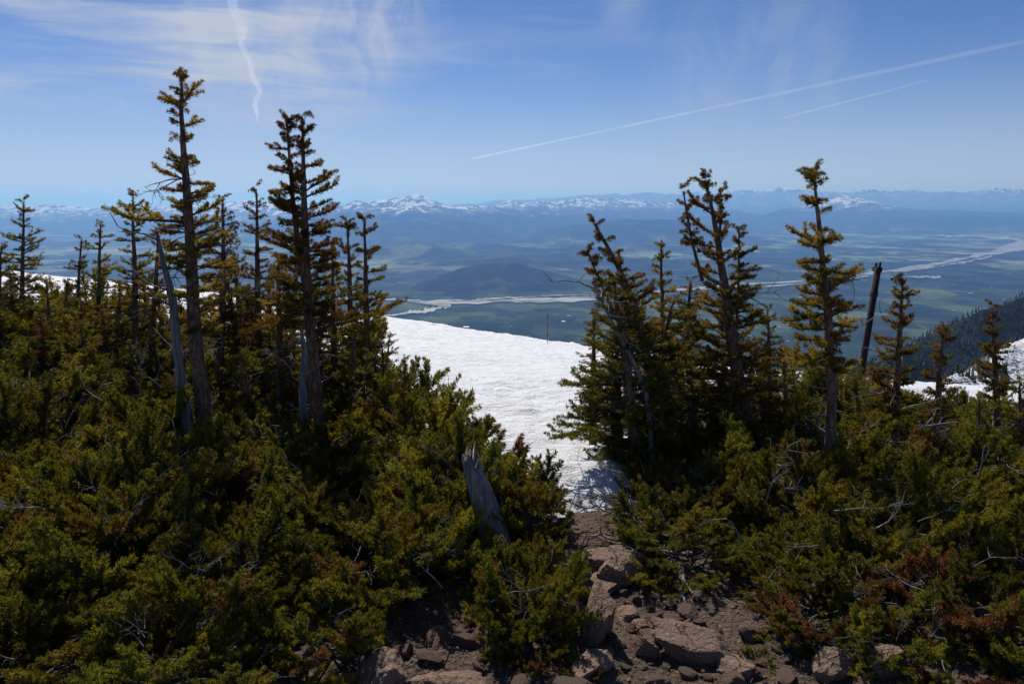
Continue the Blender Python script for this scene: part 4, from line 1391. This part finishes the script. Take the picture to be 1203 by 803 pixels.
def shrub(x, y, s, hs, which, rot, label, group, parts=None, dz=0.0):
    e = bpy.data.objects.new('fir_shrub', None)
    COL.objects.link(e)
    e.location = (x, y, float(ground_z(x, y)) - 0.03 + dz)
    e.rotation_euler = (rg.uniform(-0.12, 0.12), rg.uniform(-0.12, 0.12), rot)
    e.scale = (s, s, s * hs)
    st, dd, fo = parts or protos[which]
    link('stem', st, e)['kind'] = 'stuff'
    link('dead_twigwork', dd, e)['kind'] = 'stuff'
    link('foliage', fo, e)['kind'] = 'stuff'
    tag(e, label, 'shrub', group)
    return e


def inside(x, y, poly):
    r_ = False
    n = len(poly)
    for q in range(n):
        x0, y0 = poly[q]
        x1, y1 = poly[(q + 1) % n]
        if (y0 > y) != (y1 > y) and x < (x1 - x0) * (y - y0) / (y1 - y0) + x0:
            r_ = not r_
    return r_


left_poly = [(-2.2, 2.05), (-1.5, 2.1), (-0.9, 2.2), (-0.55, 2.36), (-0.15, 2.42), (0.12, 2.5), (0.16, 3.2), (-0.08, 3.8), (-0.5, 4.7), (-1.05, 6.0), (-1.7, 7.1), (-3, 8.0), (-6, 8.8), (-6.5, 7.4), (-2.7, 3)]
right_poly = [(0.62, 3.75), (0.70, 3.3), (0.82, 2.95), (1.0, 2.55), (1.2, 2.2), (2.1, 2.1), (4, 4.6), (6, 8), (5, 8.2), (3.2, 7.4), (1.6, 6.2), (0.95, 4.9)]
rg = np.random.default_rng(501)


def scatter(poly, marks, group, spacing):
    xs_ = [p[0] for p in poly]
    ys_ = [p[1] for p in poly]
    pts_ = []
    y = min(ys_)
    while y < max(ys_):
        sp__ = spacing * (0.82 + 0.10 * max(y - 3, 0))
        x = min(xs_) + rg.uniform(0, sp__)
        while x < max(xs_):
            xx, yy = x + rg.normal(0, sp__ * 0.2), y + rg.normal(0, sp__ * 0.2)
            clear = any(abs(xx - a_) < r_ and b0_ < yy < b1_ for a_, r_, b0_, b1_ in ((-0.04, 0.2, 2.75, 3.2), (-0.37, 0.14, 0, 2.46), (-0.16, 0.14, 0, 2.38)))
            if inside(xx, yy, poly) and not clear:
                pts_.append((xx, yy))
            x += sp__
        y += sp__ * 0.82
    for xx, yy in pts_:
        # distance to the thicket's edge: lower shrubs along the rim
        ed = min(math.hypot(xx - (x0 + (x1 - x0) * t), yy - (y0 + (y1 - y0) * t))
                 for (x0, y0), (x1, y1) in zip(poly, poly[1:] + poly[:1])
                 for t in [max(0, min(1, ((xx - x0) * (x1 - x0) + (yy - y0) * (y1 - y0)) / ((x1 - x0) ** 2 + (y1 - y0) ** 2)))])
        big = 0.60 + 0.32 * min(ed / 0.9, 1) + 0.07 * max(yy - 4, 0)
        if xx < 0.3:
            big += 0.25 * max(yy - 3.9, 0) - 0.15 * max(yy - 6.5, 0)
        elif xx / yy > 0.46:
            big *= 0.75
        else:
            big += 0.13 * max(yy - 3.9, 0)
        mark = min(marks, key=lambda m: math.hypot(xx - m[1], yy - m[2]))
        near_ = math.hypot(xx - mark[1], yy - mark[2]) < 0.9
        shrub(xx, yy, big * rg.uniform(0.78, 1.16), rg.uniform(0.75, 1.3), int(rg.integers(0, 7)), rg.uniform(0, 6.28),
              'low olive-green fir shrub in the thicket ' + ('right beside ' if near_ else 'nearest to ') + mark[0], group)
    return len(pts_)


def mk(text, px, dp):
    return (text, (px - CX) / F * dp, dp)


marks_l = [mk('the tallest fir', 245, 4.6), mk('the second tallest fir', 373, 4.8), mk('the weathered grey stump', 590, 3.3), mk('the brown ridged boulder', 456, 2.45),
           mk('the slim pair of firs', 425, 5.8), mk('the small lone fir at the snow', 24, 7.4), mk('the flat-topped slender fir', 158, 6.2),
           mk('the fir between the two tallest', 304, 5.9), mk('the low rim fir above the snow', 428, 5.2)]
marks_r = [mk('the broad bushy fir over the snow', 748, 4.5), mk('the dark twisted fir', 875, 5.2), mk('the straight slender fir', 974, 4.1), mk('the rusty-topped young fir', 1096, 4.5),
           mk('the slim fir against the spur', 1172, 5.8), mk('the broad wedge-shaped slab', 815, 2.7), mk('the narrow upright stone', 1035, 2.45), mk('the leaning metal post', 1012, 7.0),
           mk('the highest rust-red sprig', 1105, 2.75)]
n1 = scatter(left_poly, marks_l, 'shrubs of the thicket around the tallest firs', 0.44)
n2 = scatter(right_poly, marks_r, 'shrubs of the thicket beside the metal post', 0.44)
for px, py, dp, sc_ in ((500, 640, 3.1, 0.7), (612, 610, 3.5, 0.75), (535, 560, 3.6, 0.95), (640, 700, 2.95, 0.5), (520, 520, 4.1, 1.15), (485, 480, 4.6, 1.25), (462, 450, 5.2, 1.35), (560, 560, 3.75, 0.9), (608, 745, 2.62, 0.45), (632, 775, 2.5, 0.33)):
    q_ = at(px, py, dp)
    shrub(q_[0], q_[1], sc_, 1.25, int(px) % 7, px * 0.1, 'low olive-green fir shrub on the thicket rim ' + ('at the stump foot by the tilted boulder' if py > 690 else 'between the grey stump and the snow'), 'rim shrubs around the stump')
for lab, px, py, dp, s, dz in (('rust-red dying shrub sprig at the right thicket foot, above the narrow upright stone', 962, 730, 2.95, 0.8, 0.12),
                               ('rust-red dying shrub sprig hanging highest among the green shrubs', 1105, 708, 3.0, 1.0, 0.16),
                               ('rust-red dying shrub sprig lowest down by the bleached stick', 1105, 778, 2.75, 0.9, 0.0)):
    dp *= 0.9
    p = at(px, py, dp)
    shrub(p[0], p[1], s, 0.8, 0, rg.uniform(0, 6), lab, None, rust_proto, float(max(0.0, p[2] - ground_z(p[0], p[1]))) * 0.85)
for lab, px, py, s in (('tiny green fir seedling tuft on the soil below the tilted boulder', 680, 792, 0.22), ('tiny green fir seedling tuft beside the low rounded stone', 885, 775, 0.2)):
    p = at_z(px, py, 0)
    shrub(p[0], p[1], s, 0.9, 3, 1.0, lab, None)

# ------------------------------------------------------------------ dead wood
def snag():
    """weathered grey stump, split and grooved"""
    D = 3.25
    pts = np.array([at(598, 745, D), at(592, 700, D), at(584, 650, D + 0.02), at(575, 610, D + 0.04), at(564, 575, D + 0.06), at(553, 540, D + 0.08)])
    gz = float(ground_z(pts[0][0], D)) - 0.05
    pts[0][2] = min(pts[0][2], gz)
    L = np.linspace(0, 1, len(pts))
    s = np.linspace(0, 1, 60)
    line = np.stack([np.interp(s, L, pts[:, q]) for q in range(3)], 1)
    for _ in range(8):
        line[1:-1] = (line[:-2] + 2 * line[1:-1] + line[2:]) / 4
    ph = np.linspace(0, 2 * math.pi, 72, endpoint=False)
    S, PH = np.meshgrid(s, ph, indexing='ij')
    tw = PH + 0.5 * S
    rad = np.interp(S, [0, 0.15, 0.6, 1], [0.105, 0.082, 0.07, 0.042])
    groove = 0.13 * ridged(np.cos(tw) * 2.6 + 5, np.sin(tw) * 2.6 + S * 0.8, 4, 7) + 0.10 * fbm(np.cos(tw) * 9, np.sin(tw) * 9 + S * 1.2, 3, 17)
    rad = rad * (0.9 + groove)
    jag = 0.10 * fbm(np.cos(ph) * 1.8, np.sin(ph) * 1.8, 3, 27)
    P = line[:, None, :] + rad[..., None] * np.stack([np.cos(PH), np.sin(PH), 0 * PH], -1)
    P[..., 2] += np.where(S > 0.8, (S - 0.8) / 0.2, 0) * jag[None, :]
    n, k = 60, 72
    off = np.array([line[0][0], line[0][1], gz])
    v_ = np.concatenate([P.reshape(-1, 3), [line[-1] - (0, 0, 0.08)]]) - off
    i, j = np.meshgrid(np.arange(n - 1), np.arange(k), indexing='ij')
    f_ = np.stack([i * k + j, i * k + (j + 1) % k, (i + 1) * k + (j + 1) % k, (i + 1) * k + j], -1).reshape(-1, 4)
    c = np.arange(k)
    capf = np.stack([(n - 1) * k + c, (n - 1) * k + (c + 1) % k, np.full(k, n * k)], -1)
    me = bpy.data.meshes.new('tree_stump')
    me.from_pydata(v_.tolist(), [], [tuple(map(int, q)) for q in f_] + [tuple(map(int, q)) for q in capf])
    me.polygons.foreach_set('use_smooth', np.ones(len(me.polygons), dtype=bool))
    me.materials.append(M_DEAD)
    tag(link('tree_stump', me, loc=off), 'weathered grey grooved dead stump rising from the shrubs by the snow', 'stump')


snag()


def dead_trunk(label, px_pts, depth, r0, seed):
    rg_ = np.random.default_rng(seed)
    pts = np.array([at(a, b, depth) for a, b in px_pts])
    pts[0][2] = min(pts[0][2], float(ground_z(pts[0][0], depth)) - 0.03)
    L = np.linspace(0, 1, len(pts))
    s = np.linspace(0, 1, 40)
    line = np.stack([np.interp(s, L, pts[:, q]) for q in range(3)], 1)
    for _ in range(3):
        line[1:-1] = (line[:-2] + 2 * line[1:-1] + line[2:]) / 4
    off = line[0].copy()
    T = Tubes()
    T.add(line - off, r0 * (1 - 0.8 * s), 12, True, 0.3)
    for q in range(7):
        p = line[rg_.integers(12, 38)] - off
        a = rg_.uniform(0, 6.28)
        dead_twig(T, p, (math.cos(a), math.sin(a), rg_.uniform(0, 0.8)), rg_.uniform(0.12, 0.3), rg_, 0.006, 1)
    tag(link('dead_tree', T.mesh('dead_tree', M_DEAD), loc=off), label, 'dead tree')


dead_trunk('split grey dead trunk standing beside the tallest fir', [(222, 540), (218, 480), (208, 410), (203, 350), (192, 310), (184, 272)], 4.55, 0.042, 3)
dead_trunk('short bleached dead trunk beside the second tallest fir', [(356, 500), (356, 450), (358, 410), (352, 380)], 4.7, 0.034, 4)
dead_trunk('crooked silvery dead limb rising through the leaning fir', [(772, 520), (760, 460), (742, 420), (722, 385), (706, 352), (696, 330)], 4.45, 0.016, 5)


def dead_branch(label, px, py, depth, d, length, seed, r0=0.011, dep=3, drop=True, group=None):
    rg_ = np.random.default_rng(seed)
    depth = depth * 0.8
    p = at(px, py, depth)
    if drop:
        p[2] = float(ground_z(p[0], p[1])) + 0.03
    T = Tubes()
    dead_twig(T, (0, 0, 0), d, length, rg_, r0, dep)
    tag(link('dead_branch', T.mesh('dead_branch', M_DEAD), loc=p), label, 'branch', group)


dead_branch('bleached dead branch arching out over the snow-edge boulders', 800, 650, 4.35, (-1, -0.1, 0.15), 0.5, 1, 0.009)
dead_branch('forked pale dead branch lying across the head of the path', 812, 672, 4.1, (-1, 0.05, 0.02), 0.5, 2, 0.011)
dead_branch('crooked pale root curving down onto the path soil', 800, 690, 3.9, (-0.5, -0.9, 0.05), 0.4, 3, 0.012, 1)
for q, (px, py, dp, dx, dz) in enumerate(((760, 590, 4.9, -1, 0.25), (770, 600, 4.8, -0.9, 0.5), (752, 610, 4.75, -1, 0.05), (765, 620, 4.6, -0.8, 0.15), (745, 575, 5.0, -1, 0.35), (780, 640, 4.5, -0.9, 0.35), (755, 630, 4.6, -1.0, 0.3))):
    dead_branch('bare dark dead twig fan at the bushy fir foot over the snow rim', px, py, dp, (dx, -0.25 + 0.12 * (q % 4), dz), 0.42, 20 + q, 0.0055, 3, True, 'dead twigs at the snow rim')
for q, (px, py, dp) in enumerate(((190, 455, 4.9), (165, 430, 5.2), (250, 560, 4.4), (120, 470, 4.8), (300, 600, 4.0), (345, 440, 5.2), (60, 600, 3.8), (225, 690, 3.2), (560, 715, 3.3), (520, 690, 3.4))):
    p = at(px, py, dp)
    dead_branch('bleached bare twig sticking out of the thicket around the tallest firs', px, py, dp, (rng.uniform(-1, 1), -0.4, rng.uniform(0.2, 1.0)), 0.22, 60 + q, 0.004, 2, False, 'bleached twigs in the thicket around the tallest firs')
for q, (px, py, dp) in enumerate(((930, 540, 4.3), (980, 600, 3.9), (960, 640, 3.6), (1060, 480, 4.9), (1090, 500, 4.8), (900, 590, 4.0), (1030, 620, 3.7), (870, 640, 3.7), (1150, 560, 4.3), (1110, 750, 2.95))):
    dead_branch('bleached bare twig sticking out of the thicket beside the metal post', px, py, dp, (rng.uniform(-1, 1), -0.4, rng.uniform(0.1, 0.8)), 0.22, 90 + q, 0.004, 2, False, 'bleached twigs in the thicket beside the metal post')

# ------------------------------------------------------------------ posts
M_STEEL = mat_plain('dark_weathered_steel', (0.022, 0.018, 0.016), 0.95, 0.0, 0.6, 40)
M_CANE = mat_plain('bamboo', (0.26, 0.17, 0.09), 0.6, 0, 0.5, 20)
M_BAND = mat_plain('dark_band', (0.08, 0.03, 0.02), 0.6, 0, 0.4, 30)


def metal_post():
    D = 9.0
    top = at(1031, 318, D)
    low = at(1012, 437, D)
    ax = unit(top - low)
    gz = float(ground_z(low[0], D)) - 0.3
    foot = low - ax * (low[2] - gz) / ax[2]
    k = D / F
    root = bpy.data.objects.new('metal_post', None)
    COL.objects.link(root)
    root.location = foot
    L = float(np.linalg.norm(top - foot))
    root.rotation_euler = Vector(ax).to_track_quat('Z', 'Y').to_euler()
    T = Tubes()
    T.add([(0, 0, 0), (0, 0, L * 0.5), (0, 0, L)], [4.0 * k, 3.9 * k, 3.8 * k], 16, True)
    link('pipe', T.mesh('pipe', M_STEEL), root)
    for zz in (L * 0.86,):
        T = Tubes()
        T.add([(0, 0, zz - 0.03), (0, 0, zz + 0.03)], [4.5 * k, 4.5 * k], 16, True)
        link('collar', T.mesh('collar', M_STEEL), root)
    link('head_bracket', box_mesh('head_bracket', (13 * k, 7 * k, 6 * k), M_STEEL, 0.008, (1.5 * k, 0, L + 1.5 * k)), root)
    for xx, hh in ((-3.5, 6), (6.0, 4.5)):
        T = Tubes()
        T.add([(xx * k, 0, L + 4.4 * k), (xx * k, 0, L + (4.4 + hh) * k)], [1.5 * k, 1.5 * k], 8, True)
        link('bolt', T.mesh('bolt', M_STEEL), root)
    T = Tubes()
    T.add([(7.6 * k, 0, L), (7.4 * k, 0, L - 25 * k), (6.5 * k, 0, L - 110 * k)], [0.35 * k] * 3, 5, True)
    link('wire', T.mesh('wire', M_STEEL), root)
    tag(root, 'leaning dark metal post with a bolted bracket head', 'post')


metal_post()


def wand():
    D = 21.0
    p = at(643, 410, D)
    z = float(snow_z(np.array(p[0]), np.array(D)))
    k = D / F
    root = bpy.data.objects.new('marker_wand', None)
    COL.objects.link(root)
    root.location = (p[0], D, z - 0.1)
    top = at(643, 368, D)[2] - z + 0.1
    T = Tubes()
    T.add([(0, 0, 0), (0, 0, top)], [0.55 * k, 0.45 * k], 8, True)
    link('cane', T.mesh('cane', M_CANE), root)
    for t in (0.35, 0.62, 0.9):
        T = Tubes()
        T.add([(0, 0, top * t - 0.05), (0, 0, top * t + 0.05)], [0.65 * k] * 2, 8, True)
        link('band', T.mesh('band', M_BAND), root)
    tag(root, 'thin bamboo marker wand standing in the snow field', 'marker')


wand()

# ------------------------------------------------------------------ haze
def build_haze():
    m, w = new_mat('haze')
    vol = w.n('ShaderNodeVolumePrincipled', Color=(0.30, 0.62, 1.35, 1), Density=2.4e-5, Anisotropy=0.35, Absorption__Color=(0.12, 0.12, 0.12, 1))
    vol.inputs['Density Attribute'].default_value = ''
    w.n('ShaderNodeOutputMaterial', Volume=vol)
    x, y0, y1, z0, z1 = 170000, -4000, 104000, VALLEY - 60, 760
    v = [(-x, y0, z0), (x, y0, z0), (x, y1, z0), (-x, y1, z0), (-x, y0, z1), (x, y0, z1), (x, y1, z1), (-x, y1, z1)]
    f = [(0, 3, 2, 1), (4, 5, 6, 7), (0, 1, 5, 4), (1, 2, 6, 5), (2, 3, 7, 6), (3, 0, 4, 7)]
    o = link('haze', np_mesh('haze', v, f, m))
    tag(o, 'thin blue haze filling the valley air', 'haze', kind='stuff')


build_haze()
